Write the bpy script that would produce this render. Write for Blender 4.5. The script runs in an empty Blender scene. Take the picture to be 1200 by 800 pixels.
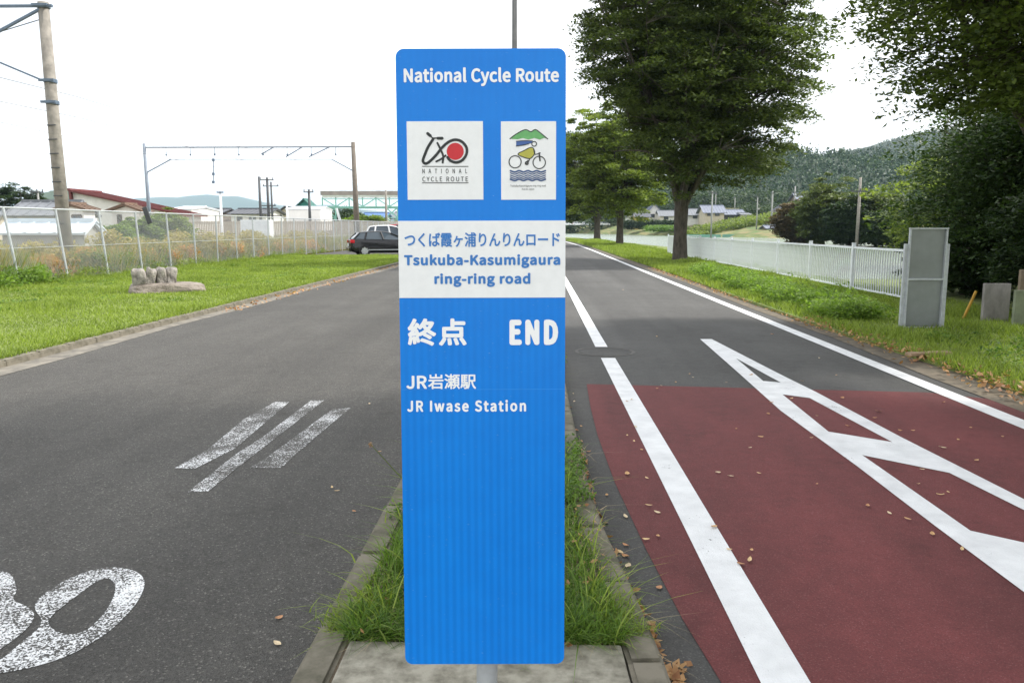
import bpy, bmesh, math, random
import numpy as np
from mathutils import Vector, Matrix
from mathutils.geometry import tessellate_polygon
random.seed(7); RNG = np.random.default_rng(7)
R = math.radians
S = bpy.context.scene
COL = S.collection

# ------------------------------------------------------------------ camera, sky, sun, exposure
CAM_H = 1.5; F = 933.33; PITCH = math.atan(133/F); YAW = R(1.762)
cam = bpy.data.objects.new('camera', bpy.data.cameras.new('camera')); COL.objects.link(cam)
cam.location = (0, 0, CAM_H); cam.rotation_euler = (R(90)-PITCH, 0, YAW)
cam.data.lens = 28; cam.data.sensor_width = 36; cam.data.clip_start = 0.05; cam.data.clip_end = 20000
S.camera = cam
SUN_EL = R(47); SUN_DIR = Vector((1.0, 0.32, 0)).normalized()          # horizontal direction towards the sun
to_sun = Vector((SUN_DIR.x*math.cos(SUN_EL), SUN_DIR.y*math.cos(SUN_EL), math.sin(SUN_EL)))
W = bpy.data.worlds.new('World'); S.world = W; W.use_nodes = True
nt = W.node_tree; nt.nodes.clear()
wo = nt.nodes.new('ShaderNodeOutputWorld'); bg = nt.nodes.new('ShaderNodeBackground')
sky = nt.nodes.new('ShaderNodeTexSky'); sky.sky_type = 'NISHITA'; sky.sun_disc = False
sky.sun_elevation = SUN_EL; sky.sun_rotation = math.atan2(SUN_DIR.x, SUN_DIR.y); sky.dust_density = 2.0
tc = nt.nodes.new('ShaderNodeTexCoord'); mp = nt.nodes.new('ShaderNodeMapping'); mp.inputs['Scale'].default_value = (1, 1, 2.4)
nz = nt.nodes.new('ShaderNodeTexNoise'); nz.inputs['Scale'].default_value = 2.6; nz.inputs['Detail'].default_value = 6
rp = nt.nodes.new('ShaderNodeValToRGB'); rp.color_ramp.elements[0].position = 0.34; rp.color_ramp.elements[0].color = (.55,.55,.55,1)
rp.color_ramp.elements[1].position = 0.50
mx = nt.nodes.new('ShaderNodeMixRGB'); mx.inputs[2].default_value = (10.2, 10.3, 10.5, 1)
for a, b in ((tc.outputs['Generated'], mp.inputs[0]), (mp.outputs[0], nz.inputs['Vector']), (nz.outputs['Fac'], rp.inputs[0]),
             (rp.outputs[0], mx.inputs[0]), (sky.outputs[0], mx.inputs[1]), (mx.outputs[0], bg.inputs[0]), (bg.outputs[0], wo.inputs[0])):
    nt.links.new(a, b)
bg.inputs[1].default_value = 0.088
sl = bpy.data.lights.new('sun', 'SUN'); sl.energy = 2.9; sl.angle = R(4.5); sl.color = (1.0, 0.955, 0.88)
so = bpy.data.objects.new('sun', sl); COL.objects.link(so); so.rotation_euler = to_sun.to_track_quat('Z', 'Y').to_euler()
S.view_settings.view_transform = 'Standard'; S.view_settings.look = 'None'; S.view_settings.gamma = 1
S.view_settings.exposure = 1.0; S.view_settings.use_curve_mapping = False
S.cycles.max_bounces = 8; S.cycles.volume_bounces = 0; S.cycles.transparent_max_bounces = 16

# ------------------------------------------------------------------ helpers
CR = Vector((math.cos(YAW), math.sin(YAW), 0))
CF = Vector((-math.sin(YAW)*math.cos(PITCH), math.cos(YAW)*math.cos(PITCH), -math.sin(PITCH)))
CU = CR.cross(CF)
def ray(px, py): return CR*(px-600) + CU*(400-py) + CF*F
def G(px, py, z=0.0):                      # point of the photograph -> point on the level z
    d = ray(px, py); t = (z-CAM_H)/d.z
    return (d.x*t, d.y*t)
def P(px, py, D):                          # point of the photograph at distance D down the road
    d = ray(px or 629, py or 267); t = D/d.y; return (d.x*t, D, CAM_H+d.z*t)

def tag(o, label=None, cat=None, group=None, kind=None):
    if label: o['label'] = label
    if cat: o['category'] = cat
    if group: o['group'] = group
    if kind: o['kind'] = kind
    return o
def empty(name, loc=(0,0,0), rz=0.0, **k):
    o = bpy.data.objects.new(name, None); COL.objects.link(o); o.location = loc; o.rotation_euler = (0,0,rz); o.empty_display_size = .2
    return tag(o, **k)
def copy_tree(o, parent=None):
    c = o.copy(); COL.objects.link(c)
    if parent is not None: c.parent = parent
    for ch in list(o.children): copy_tree(ch, c)
    return c

class MB:
    """collects shapes, links them as ONE mesh object"""
    def __init__(s): s.v = []; s.f = []; s.m = []; s.cur = 0
    def add(s, vs, fs):
        n = len(s.v); s.v += [tuple(p) for p in vs]; s.f += [tuple(i+n for i in f) for f in fs]; s.m += [s.cur]*len(fs); return s
    def box(s, c, d, rz=0.0, M=None):
        x, y, z = d[0]/2, d[1]/2, d[2]/2
        vs = [Vector((a*x, b*y, e*z)) for e in (-1,1) for a, b in ((-1,-1),(1,-1),(1,1),(-1,1))]
        if rz: q = Matrix.Rotation(rz, 3, 'Z'); vs = [q @ v for v in vs]
        if M is not None: vs = [M @ v for v in vs]
        c = Vector(c); return s.add([v+c for v in vs], [(3,2,1,0),(4,5,6,7),(0,1,5,4),(1,2,6,5),(2,3,7,6),(3,0,4,7)])
    def tube(s, pts, r, n=8, cap=True):
        pts = [Vector(p) for p in pts]; rr = r if isinstance(r, (list, tuple)) else [r]*len(pts)
        base = len(s.v); up = None
        for i, p in enumerate(pts):
            t = (pts[min(i+1, len(pts)-1)] - pts[max(i-1, 0)])
            if t.length < 1e-9: t = Vector((0,0,1))
            t.normalize()
            if up is None: up = Vector((1,0,0)) if abs(t.x) < .8 else Vector((0,1,0))
            a = (up - t*up.dot(t)).normalized(); b = t.cross(a); up = a
            for k in range(n):
                w = 2*math.pi*k/n; q = p + (a*math.cos(w) + b*math.sin(w))*rr[i]; s.v.append(tuple(q))
        for i in range(len(pts)-1):
            for k in range(n):
                a0 = base+i*n+k; a1 = base+i*n+(k+1) % n; s.f.append((a0, a1, a1+n, a0+n)); s.m.append(s.cur)
        if cap:
            s.f.append(tuple(base+n-1-k for k in range(n))); s.m.append(s.cur)
            e = base+(len(pts)-1)*n; s.f.append(tuple(e+k for k in range(n))); s.m.append(s.cur)
        return s
    def bar(s, a, b, w, h=None):
        a = Vector(a); b = Vector(b); h = h or w; t = b-a; L = t.length; t.normalize()
        up = Vector((0,0,1)) if abs(t.z) < .95 else Vector((0,1,0))
        x = t.cross(up).normalized(); z = x.cross(t)
        M = Matrix((x, t, z)).transposed(); return s.box((a+b)/2, (w, L, h), M=M)
    def prism(s, poly, z0, z1):             # closed outline in x,y raised from z0 to z1
        n = len(poly); vs = [(x,y,z0) for x,y in poly]+[(x,y,z1) for x,y in poly]
        tr = tessellate_polygon([[Vector((x,y,0)) for x,y in poly]])
        A = sum(poly[i][0]*poly[(i+1)%n][1]-poly[(i+1)%n][0]*poly[i][1] for i in range(n))
        fs = []
        for t in tr:
            a,b,c = [Vector(poly[i]) for i in t]
            t = t if ((b-a).cross(c-a) > 0) else (t[0], t[2], t[1])
            fs.append(tuple(i+n for i in t)); fs.append(tuple(reversed(t)))
        for i in range(n):
            j = (i+1) % n; q = (i, j, j+n, i+n); fs.append(q if A > 0 else tuple(reversed(q)))
        return s.add(vs, fs)
    def build(s, name, mat=None, parent=None, smooth=False, loc=None, bevel=0):
        me = bpy.data.meshes.new(name); me.from_pydata(s.v, [], s.f)
        mats = mat if isinstance(mat, (list, tuple)) else [mat]
        for m_ in mats: me.materials.append(m_)
        if len(mats) > 1: me.polygons.foreach_set('material_index', s.m)
        if smooth: me.polygons.foreach_set('use_smooth', [True]*len(me.polygons))
        me.update()
        o = bpy.data.objects.new(name, me); COL.objects.link(o)
        if parent is not None: o.parent = parent
        if loc is not None: o.location = loc
        if bevel:
            b = o.modifiers.new('bevel', 'BEVEL'); b.width = bevel; b.segments = 2; b.limit_method = 'ANGLE'
        return o
def npmesh(name, V, k, mat, parent=None):
    """V: (n*k,3) vertices, faces are consecutive runs of k"""
    V = np.asarray(V, dtype=np.float32).reshape(-1, 3); n = len(V)//k
    me = bpy.data.meshes.new(name); me.vertices.add(len(V)); me.vertices.foreach_set('co', V.ravel())
    me.loops.add(n*k); me.loops.foreach_set('vertex_index', np.arange(n*k, dtype=np.int32))
    me.polygons.add(n); me.polygons.foreach_set('loop_start', np.arange(0, n*k, k, dtype=np.int32))
    try: me.polygons.foreach_set('loop_total', np.full(n, k, dtype=np.int32))
    except Exception: pass
    me.materials.append(mat); me.update(calc_edges=True)
    o = bpy.data.objects.new(name, me); COL.objects.link(o)
    if parent is not None: o.parent = parent
    return o

# ------------------------------------------------------------------ materials
def lin(c):
    if isinstance(c, str):
        c = [int(c[i:i+2], 16)/255 for i in (0,2,4)]; c = [((x+.055)/1.055)**2.4 if x > .04045 else x/12.92 for x in c]
    return (c[0], c[1], c[2], 1)
def newmat(name):
    m = bpy.data.materials.new(name); m.use_nodes = True; n = m.node_tree; b = n.nodes['Principled BSDF']; return m, n, b
def N(n, t, **k):
    d = n.nodes.new(t)
    for a, v in k.items():
        if a in d.inputs: d.inputs[a].default_value = v
        else: setattr(d, a, v)
    return d
def coords(n, kind='Object', scale=None):
    t = n.nodes.new('ShaderNodeTexCoord'); o = t.outputs[kind]
    if scale:
        m_ = n.nodes.new('ShaderNodeMapping'); m_.inputs['Scale'].default_value = scale; n.links.new(o, m_.inputs[0]); o = m_.outputs[0]
    return o
def noise(n, vec, scale, detail=4, rough=.6):
    z = N(n, 'ShaderNodeTexNoise', Scale=scale, Detail=detail, Roughness=rough); n.links.new(vec, z.inputs['Vector']); return z.outputs['Fac']
def ramp(n, fac, stops):
    r = n.nodes.new('ShaderNodeValToRGB'); e = r.color_ramp.elements
    while len(e) < len(stops): e.new(.5)
    for i, (p, c) in enumerate(stops): e[i].position = p; e[i].color = lin(c) if not isinstance(c, (int, float)) else (c, c, c, 1)
    n.links.new(fac, r.inputs[0]); return r.outputs[0]
def mixc(n, fac, a, b, mode='MIX'):
    m_ = N(n, 'ShaderNodeMixRGB', blend_type=mode)
    for i, v in ((0, fac), (1, a), (2, b)):
        if hasattr(v, 'is_linked'): n.links.new(v, m_.inputs[i])
        else: m_.inputs[i].default_value = v if i == 0 else lin(v)
    return m_.outputs[0]
def bump(n, b, h, strength=.3, dist=.01):
    u = N(n, 'ShaderNodeBump', Strength=strength, Distance=dist); n.links.new(h, u.inputs['Height']); n.links.new(u.outputs[0], b.inputs['Normal'])
MATS = {}
def plain(name, c, c2=None, rough=.6, scale=6, metal=0, bmp=.15, dist=.005, spec=None, kind='Object', stretch=None):
    """base colour with a wear/grain variation and fine relief"""
    if name in MATS: return MATS[name]
    m_, n, b = newmat(name); v = coords(n, kind, stretch)
    f = noise(n, v, scale, 6, .65); a = lin(c); q = lin(c2) if c2 is not None else tuple(x*.72 for x in a[:3])+(1,)
    r = ramp(n, f, [(.32, q[:3]), (.62, a[:3])]); n.links.new(r, b.inputs['Base Color'])
    b.inputs['Roughness'].default_value = rough; b.inputs['Metallic'].default_value = metal
    if spec is not None: b.inputs['Specular IOR Level'].default_value = spec
    if bmp: bump(n, b, noise(n, v, scale*6, 3), bmp, dist)
    MATS[name] = m_; return m_
def leafmat(name, dark, light, trans=.45, rough=.55, scale=.6):
    m_, n, b = newmat(name)
    g = n.nodes.new('ShaderNodeNewGeometry'); v = coords(n, 'Object'); f = noise(n, v, scale, 5, .7)
    a = N(n, 'ShaderNodeMath', operation='ADD'); n.links.new(f, a.inputs[0])
    k = N(n, 'ShaderNodeMath', operation='MULTIPLY'); n.links.new(g.outputs['Random Per Island'], k.inputs[0]); k.inputs[1].default_value = .55
    n.links.new(k.outputs[0], a.inputs[1]); c = ramp(n, a.outputs[0], [(.50, dark), (1.0, light)])
    n.links.new(c, b.inputs['Base Color']); b.inputs['Roughness'].default_value = rough
    b.inputs['Specular IOR Level'].default_value = .3
    t = n.nodes.new('ShaderNodeBsdfTranslucent'); n.links.new(mixc(n, 1.0, c, (1.15, 1.25, .55), 'MULTIPLY'), t.inputs[0])
    mxs = N(n, 'ShaderNodeMixShader'); mxs.inputs[0].default_value = trans
    n.links.new(b.outputs[0], mxs.inputs[1]); n.links.new(t.outputs[0], mxs.inputs[2]); n.links.new(mxs.outputs[0], n.nodes['Material Output'].inputs[0])
    return m_
def asphalt_nodes(n, dark, light, spk, vs=140):
    v = coords(n, 'Object')
    vo = N(n, 'ShaderNodeTexVoronoi', Scale=vs); n.links.new(v, vo.inputs['Vector'])
    sp = N(n, 'ShaderNodeSeparateColor'); n.links.new(vo.outputs['Color'], sp.inputs[0])
    c = ramp(n, sp.outputs[0], [(.0, dark), (.75, light), (.93, light), (.985, spk)])
    big = noise(n, v, .55, 6, .6); c = mixc(n, .85, c, ramp(n, big, [(.3, (.74,.73,.71)), (.7, (1.14,1.13,1.1))]), 'MULTIPLY')
    trk = noise(n, coords(n, 'Object', (1.1,.06,1)), 1.0, 3); c = mixc(n, .95, c, ramp(n, trk, [(.38, (.82,.82,.82)), (.62, (1.12,1.12,1.12))]), 'MULTIPLY')
    stn = noise(n, v, 2.3, 7, .7); c = mixc(n, .6, c, ramp(n, stn, [(.34, (.66,.64,.62)), (.44, (1,1,1))]), 'MULTIPLY')
    md = noise(n, v, 9, 4); c = mixc(n, .8, c, ramp(n, md, [(.3, (.84,.84,.84)), (.7, (1.1,1.1,1.08))]), 'MULTIPLY')
    return v, vo.outputs['Distance'], c
def asphalt(name, dark, light, spk, rough=.85, bs=.5, vs=140):
    m_, n, b = newmat(name); v, d, c = asphalt_nodes(n, dark, light, spk, vs)
    n.links.new(c, b.inputs['Base Color']); b.inputs['Roughness'].default_value = rough; bump(n, b, d, bs, .006)
    return m_
M_ROAD = asphalt('coarse_asphalt', (.037,.035,.032), (.078,.075,.070), (.18,.172,.16), vs=150, bs=.8)
M_PATH = asphalt('fine_asphalt', (.058,.057,.057), (.088,.087,.086), (.15,.15,.145), bs=.35, vs=200)
M_RED = asphalt('maroon_surfacing', (.118,.025,.026), (.165,.038,.040), (.21,.08,.08), bs=.35, vs=240)
def paint(name, wear, speck):
    m_, n, b = newmat(name); v, d, c = asphalt_nodes(n, (.037,.035,.032), (.078,.075,.070), (.18,.172,.16), 150)
    vo = N(n, 'ShaderNodeTexVoronoi', Scale=170); n.links.new(v, vo.inputs['Vector']); sp = N(n, 'ShaderNodeSeparateColor'); n.links.new(vo.outputs['Color'], sp.inputs[0])
    fine = noise(n, v, 60, 5, .75); big = noise(n, v, 2.6, 5, .7)
    k = N(n, 'ShaderNodeMath', operation='MULTIPLY_ADD'); n.links.new(sp.outputs[0], k.inputs[0]); k.inputs[1].default_value = speck; n.links.new(fine, k.inputs[2])
    a = N(n, 'ShaderNodeMath', operation='MULTIPLY_ADD'); n.links.new(big, a.inputs[0]); a.inputs[1].default_value = 1.1; n.links.new(k.outputs[0], a.inputs[2])
    hf = N(n, 'ShaderNodeMath', operation='MULTIPLY'); n.links.new(a.outputs[0], hf.inputs[0]); hf.inputs[1].default_value = .5
    fac = ramp(n, hf.outputs[0], [(wear, 0.0), (wear+.03, 1.0)])
    white = ramp(n, noise(n, v, 5, 5), [(.3, (.64,.65,.66)), (.65, (.80,.81,.82))])
    n.links.new(mixc(n, fac, c, white), b.inputs['Base Color']); b.inputs['Roughness'].default_value = .75
    bump(n, b, d, .5, .004); return m_
M_LINE = paint('white_line_paint', .41, .16)
M_WORN = paint('worn_white_paint', .615, .42)
M_WORN2 = paint('faint_white_paint', .675, .42)
M_CONC = plain('kerb_concrete', (.20,.18,.14), (.065,.062,.04), .95, 5.5, bmp=.5, dist=.004)
M_SLAB = plain('slab_concrete', (.36,.34,.28), (.13,.12,.09), .95, 13, bmp=.5, dist=.004)
M_SOIL = plain('soil', (.13,.10,.065), (.07,.055,.035), .95, 12, bmp=.6, dist=.02)
M_DIRT = plain('gutter_dirt', (.22,.20,.165), (.09,.085,.075), .95, 5, bmp=.5)
M_TURF = plain('turf', (.17,.21,.05), (.11,.15,.033), .95, 2.2, bmp=.7, dist=.03)
M_GALV = plain('galvanised_steel', (.50,.53,.55), (.38,.40,.42), .45, 14, metal=.25)
M_GALVP = plain('sheet_steel', (.25,.27,.265), (.19,.205,.20), .4, 1.5, metal=.4, bmp=.08)
M_WHITE = plain('white_paint', (.80,.83,.86), (.66,.69,.72), .4, 8, bmp=.05)
M_POLEC = plain('pole_concrete', (.30,.275,.24), (.18,.165,.145), .85, 5)
M_POLEG = plain('pole_grey', (.33,.335,.32), (.22,.22,.21), .8, 5)
M_BARK = plain('bark', (.10,.085,.065), (.035,.03,.022), .95, 9, bmp=.8, dist=.03, stretch=(1,1,.35))
M_STONE = plain('boulder_stone', (.46,.42,.38), (.12,.11,.10), .95, 7, bmp=1.0, dist=.04)
M_DARKM = plain('dark_metal', (.06,.065,.07), rough=.5, scale=8)
M_BLUEM = plain('blue_grey_steel', (.12,.17,.24), rough=.5, scale=8)

M_G1 = leafmat('grass_blade', (.12,.175,.028), (.30,.38,.075), .4, scale=.5)
M_G2 = leafmat('grass_blade_deep', (.05,.11,.018), (.17,.28,.045), .35, scale=2.0)
M_LEAFD = leafmat('zelkova_leaf', (.030,.048,.014), (.125,.165,.04), .36)
M_LEAFN = leafmat('near_leaf', (.036,.058,.015), (.135,.18,.042), .4, scale=1.0)
M_LEAFL = leafmat('light_leaf', (.09,.13,.028), (.25,.31,.075), .45)
M_LEAFB = leafmat('bush_leaf', (.012,.028,.010), (.05,.085,.025), .3, scale=.8)
M_LEAFY = leafmat('yellow_green_leaf', (.07,.12,.02), (.23,.32,.06), .45)
M_LEAFW = leafmat('lush_weed_leaf', (.10,.18,.03), (.26,.38,.08), .5)
M_OLIVE = leafmat('olive_bush_leaf', (.045,.068,.018), (.16,.20,.055), .35, scale=.3)
M_LEAFR = leafmat('reddish_leaf', (.07,.06,.03), (.17,.12,.06), .3)
M_WEED = leafmat('golden_weed', (.19,.17,.06), (.50,.40,.17), .45, scale=.7)
M_WEEDG = leafmat('green_weed', (.09,.13,.035), (.26,.32,.10), .4, scale=.7)
M_DRY = leafmat('dry_leaf', (.25,.11,.05), (.55,.33,.16), .25, scale=7)
M_PINE = leafmat('conifer', (.014,.040,.015), (.056,.105,.030), .1, scale=.03)

# ------------------------------------------------------------------ ground
def smooth(a, b, t): t = np.clip((t-a)/(b-a), 0, 1); return t*t*(3-2*t)
BX = [0, 45, 63, 82, 133, 200, 320]; BV = [8.3, 8.5, 10, 8.6, 5.2, -5, -30]
def bank(y): return np.interp(y, BX, BV)
def yfar(x): return np.interp(x, [-40, 12, 22.8, 29, 38, 45, 52, 60, 90, 130], [330, 320, 290, 255, 225, 190, 165, 141, 120, 100])
def bend(y): return -0.0006*np.maximum(y-55, 0)**2
def height(x, y):
    z = np.full_like(x, -.05)
    inp = smooth(0, 1.6, x-bank(y)-.2) * smooth(24, 28, y) * (1-smooth(-1.5, .5, y-yfar(x)))
    z = z - 1.0*inp
    z = z + np.clip((y-yfar(x))*.052, 0, 9) * smooth(0, 30, x-bank(y)) * smooth(0, 3, y-yfar(x))
    return z
xs = np.unique(np.concatenate([np.linspace(-7000,-400,12), np.linspace(-400,-60,18), np.linspace(-60,-6,14), np.linspace(-6,16,45), np.linspace(16,150,68), np.linspace(150,500,20), np.linspace(500,7000,12)]))
ys = np.unique(np.concatenate([np.linspace(-400,-10,8), np.linspace(-10,50,40), np.linspace(50,360,110), np.linspace(360,800,20), np.linspace(800,9000,14)]))
X, Y = np.meshgrid(xs, ys); Z = height(X, Y)
me = bpy.data.meshes.new('ground'); nx, ny = len(xs), len(ys)
me.from_pydata(np.stack([X, Y, Z], -1).reshape(-1, 3).tolist(), [], [(j*nx+i, j*nx+i+1, (j+1)*nx+i+1, (j+1)*nx+i) for j in range(ny-1) for i in range(nx-1)])
m_, n, b = newmat('field_ground'); v = coords(n, 'Object')
st = coords(n, 'Object', (.004, .055, 1)); c1 = ramp(n, noise(n, st, 1.0, 2), [(.36, (.10,.15,.04)), (.45, (.22,.19,.08)), (.52, (.09,.15,.035)), (.60, (.27,.22,.10)), (.67, (.11,.16,.045))])
c2 = ramp(n, noise(n, v, .7, 5), [(.3, (.7,.7,.7)), (.7, (1.1,1.1,1.1))])
n.links.new(mixc(n, .8, c1, c2, 'MULTIPLY'), b.inputs['Base Color']); b.inputs['Roughness'].default_value = .95
me.materials.append(m_); me.polygons.foreach_set('use_smooth', [True]*len(me.polygons))
o = bpy.data.objects.new('ground', me); COL.objects.link(o); tag(o, 'flat land of fields and stubble reaching to the hills', 'ground', kind='structure')

# flooded field (water)
wv = [(8.3,27),(8.5,45),(10,63),(8.6,82),(5.2,133),(-5,200),(-30,320)]; wf = [(-30,330),(12,321),(22.8,291),(29,256),(38,226),(45,191),(52,166),(60,142),(90,121),(130,101),(130,27)]
mb = MB(); ww = wv+wf; tr = tessellate_polygon([[Vector((x,y,0)) for x,y in ww]])
mb.add([(x,y,-.62) for x,y in ww], [t if (Vector(ww[t[1]])-Vector(ww[t[0]])).cross(Vector(ww[t[2]])-Vector(ww[t[0]])) > 0 else (t[0],t[2],t[1]) for t in tr])
m_, n, b = newmat('still_water'); b.inputs['Base Color'].default_value = (.14,.18,.11,1); b.inputs['Roughness'].default_value = .22; b.inputs['IOR'].default_value = 1.33
bump(n, b, noise(n, coords(n, 'Object', (1,.35,1)), 1.4, 4), .10, .03)
tag(mb.build('water', m_), 'pale still water of the flooded field behind the white railing', 'water', kind='structure')

# road, path and their paint: sheets, each a few mm above the one below
def sheet(name, poly, z, mat, **k):
    n_ = len(poly); tr = tessellate_polygon([[Vector((x,y,0)) for x,y in poly]])
    fs = []
    for t in tr:
        a_, b_, c_ = [Vector(poly[i]) for i in t]; fs.append(tuple(t) if (b_-a_).cross(c_-a_) > 0 else (t[0],t[2],t[1]))
    o_ = MB().add([(x,y,z) for x,y in poly], fs).build(name, mat, k.pop('parent', None)); return tag(o_, **k)
yy = [0, 30, 55, 70, 85, 100, 120, 150]
tag(sheet('road', [(-5.9,-6),(-.7,-6),(-.7,60),(-5.9,60)], 0.0, M_ROAD), 'coarse grey asphalt road left of the kerbed island', 'road', kind='structure')
tag(sheet('cycle_path', [(.2,-6)]+[(4.25,-6)]+[(4.25+float(bend(y)),y) for y in yy]+[(-1.2+float(bend(y)),y) for y in reversed(yy[2:])]+[(.2,30)], 0.0, M_PATH), 'smooth asphalt cycle path right of the island', 'path', kind='structure')
tag(sheet('car_park', [(-12.6,40.5),(-5.9,40.5),(-5.9,75),(-12.6,75)], 0.03, M_ROAD), 'small asphalt car park at the end of the left lawn', 'car park', kind='structure')
red_l = [(.49,7.60),(.46,6.6),(.45,5.68),(.47,4.6),(.52,3.61),(.57,2.92),(.62,2.49),(.72,1.8),(.9,1.0),(1.1,.2)]
tag(sheet('cycle_surfacing', red_l+[(4.15,.2),(4.15,6.95),(3.58,7.30)], .004, M_RED), 'maroon coloured surfacing laid across the cycle path', 'surfacing', kind='structure')
def rounded(l, k=3):
    for _ in range(k): l = [q_ for a_, b_ in zip(l, l[1:]+l[:1]) for q_ in ((a_[0]*.75+b_[0]*.25, a_[1]*.75+b_[1]*.25), (a_[0]*.25+b_[0]*.75, a_[1]*.25+b_[1]*.75))]
    return l
def marking(polys_px, z, mat, lab, holes=(), soft=0):
    loops = [[G(*p) for p in polys_px]]+[[G(*p) for p in h] for h in holes]
    if soft: loops = [rounded(l, soft) for l in loops]
    flat = [p for l in loops for p in l]; tr = tessellate_polygon([[Vector((x,y,0)) for x,y in l] for l in loops])
    fs = [tuple(t) if (Vector(flat[t[1]])-Vector(flat[t[0]])).cross(Vector(flat[t[2]])-Vector(flat[t[0]])) > 0 else (t[0],t[2],t[1]) for t in tr]
    return tag(MB().add([(x,y,z) for x,y in flat], fs).build('road_marking', mat), lab, 'road marking', kind='structure')
ln = lambda x0, x1, y0, y1, lab: tag(sheet('road_marking', [(x0,y0),(x1,y0),(x1,y1),(x0,y1)], .008, M_LINE), lab, 'road marking', kind='structure')
ln(.75, .915, .3, 9.15, 'white lane dash running over the maroon surfacing nearest the sign')
ln(.75, .905, 10.02, 25.5, 'white lane dash starting beyond the round manhole cover')
ln(.75, .905, 31, 40, 'far white lane dash almost hidden by the blue sign')
tag(sheet('road_marking', [(3.68,-2)]+[(3.85,-2)]+[(3.83+float(bend(y)),y) for y in yy]+[(3.66+float(bend(y)),y) for y in reversed(yy)], .008, M_LINE), 'long white edge line along the right side of the cycle path', 'road marking', kind='structure')
A = lambda u, v: (800+u/2.353, 380+v/2.353)
marking([A(*p) for p in ((48,42),(80,42),(270,140),(365,187),(600,312),(941,485),(1150,591),(1150,900),(941,742),(700,562),(480,393),(270,240),(150,132))], .008, M_LINE,
        'stretched white letter with cross bars on the maroon path',
        [[A(*p) for p in ((147,95),(270,162),(222,158))], [A(*p) for p in ((275,195),(350,205),(578,327),(402,298))], [A(*p) for p in ((495,363),(735,412),(941,515),(1110,602),(1110,645),(941,605),(793,572))]])
B = lambda u, v: (190+u/5, 450+v/5)
marking([B(*p) for p in ((75,492),(190,497),(430,375),(745,105),(660,105),(480,205),(265,385))], .002, M_WORN2, 'worn white slanting stroke on the left road, leftmost of three')
marking([B(*p) for p in ((150,632),(270,628),(480,460),(700,290),(950,95),(870,97),(590,310),(440,405))], .002, M_WORN2, 'worn white slanting stroke on the left road, middle of three')
marking([B(*p) for p in ((510,492),(700,489),(765,430),(900,310),(1105,140),(1000,145),(790,300),(620,425))], .002, M_WORN2, 'worn white slanting stroke with a foot, nearest the blue sign')
Cc = lambda u, v: (u/4.445, 620+v/4.445)
marking([Cc(*p) for p in ((160,400),(260,310),(400,235),(550,195),(690,205),(765,262),(728,370),(630,480),(535,560),(360,660),(200,712),(50,745),(-120,760),(-160,740),(0,690),(110,590),(240,488))], .002, M_WORN,
        'worn white curling loop painted on the left road', [[Cc(*p) for p in ((225,480),(395,350),(545,240),(615,290),(565,420),(440,545),(315,550))]], soft=3)
marking([Cc(*p) for p in ((-300,300),(-100,215),(50,215),(95,310),(60,372),(130,395),(188,440),(150,515),(0,630),(-200,740),(-420,800),(-330,700),(-100,560),(-90,460),(-250,420))], .002, M_WORN, 'worn white painted patch at the left edge beside the loop', soft=2)
# dirt along the kerb
tag(sheet('gutter', [(-5.8,0),(-5.55,4),(-5.45,9),(-5.56,12),(-5.45,16),(-5.58,22),(-5.3,29),(-5.5,36),(-5.8,42)], .004, M_DIRT), 'pale dusty gutter at the foot of the left kerb', 'gutter', kind='structure')
tag(sheet('gutter', [(4.02,4.5),(4.5,4.5),(4.5,60),(4.1,60),(4.0,30),(4.12,22),(4.02,15),(4.08,11),(3.98,8)], .006, plain('gutter_soil', (.17,.14,.10), (.08,.07,.055), .95, 6)), 'dark earthy gutter between cycle path and right lawn', 'gutter', kind='structure')
# manhole
mh = empty('manhole_cover', (.84, 9.66, 0), label='round worn manhole cover between two white dashes', cat='manhole cover')
q = MB()
def ring(mb_, r0, r1, z, n_=40):
    vs = [(r*math.cos(2*math.pi*i/n_), r*math.sin(2*math.pi*i/n_), z) for r in (r0, r1) for i in range(n_)]
    mb_.add(vs, [(i, n_+i, n_+(i+1)%n_, (i+1)%n_) for i in range(n_)])
ring(q, .325, .37, .004); q.build('frame', plain('iron_frame', (.12,.115,.105), (.055,.053,.05), .8, 9), mh)
q = MB(); q.prism([(.31*math.cos(2*math.pi*i/40), .31*math.sin(2*math.pi*i/40)) for i in range(40)], -.01, .003)
q.build('lid', M_PATH, mh)

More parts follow.
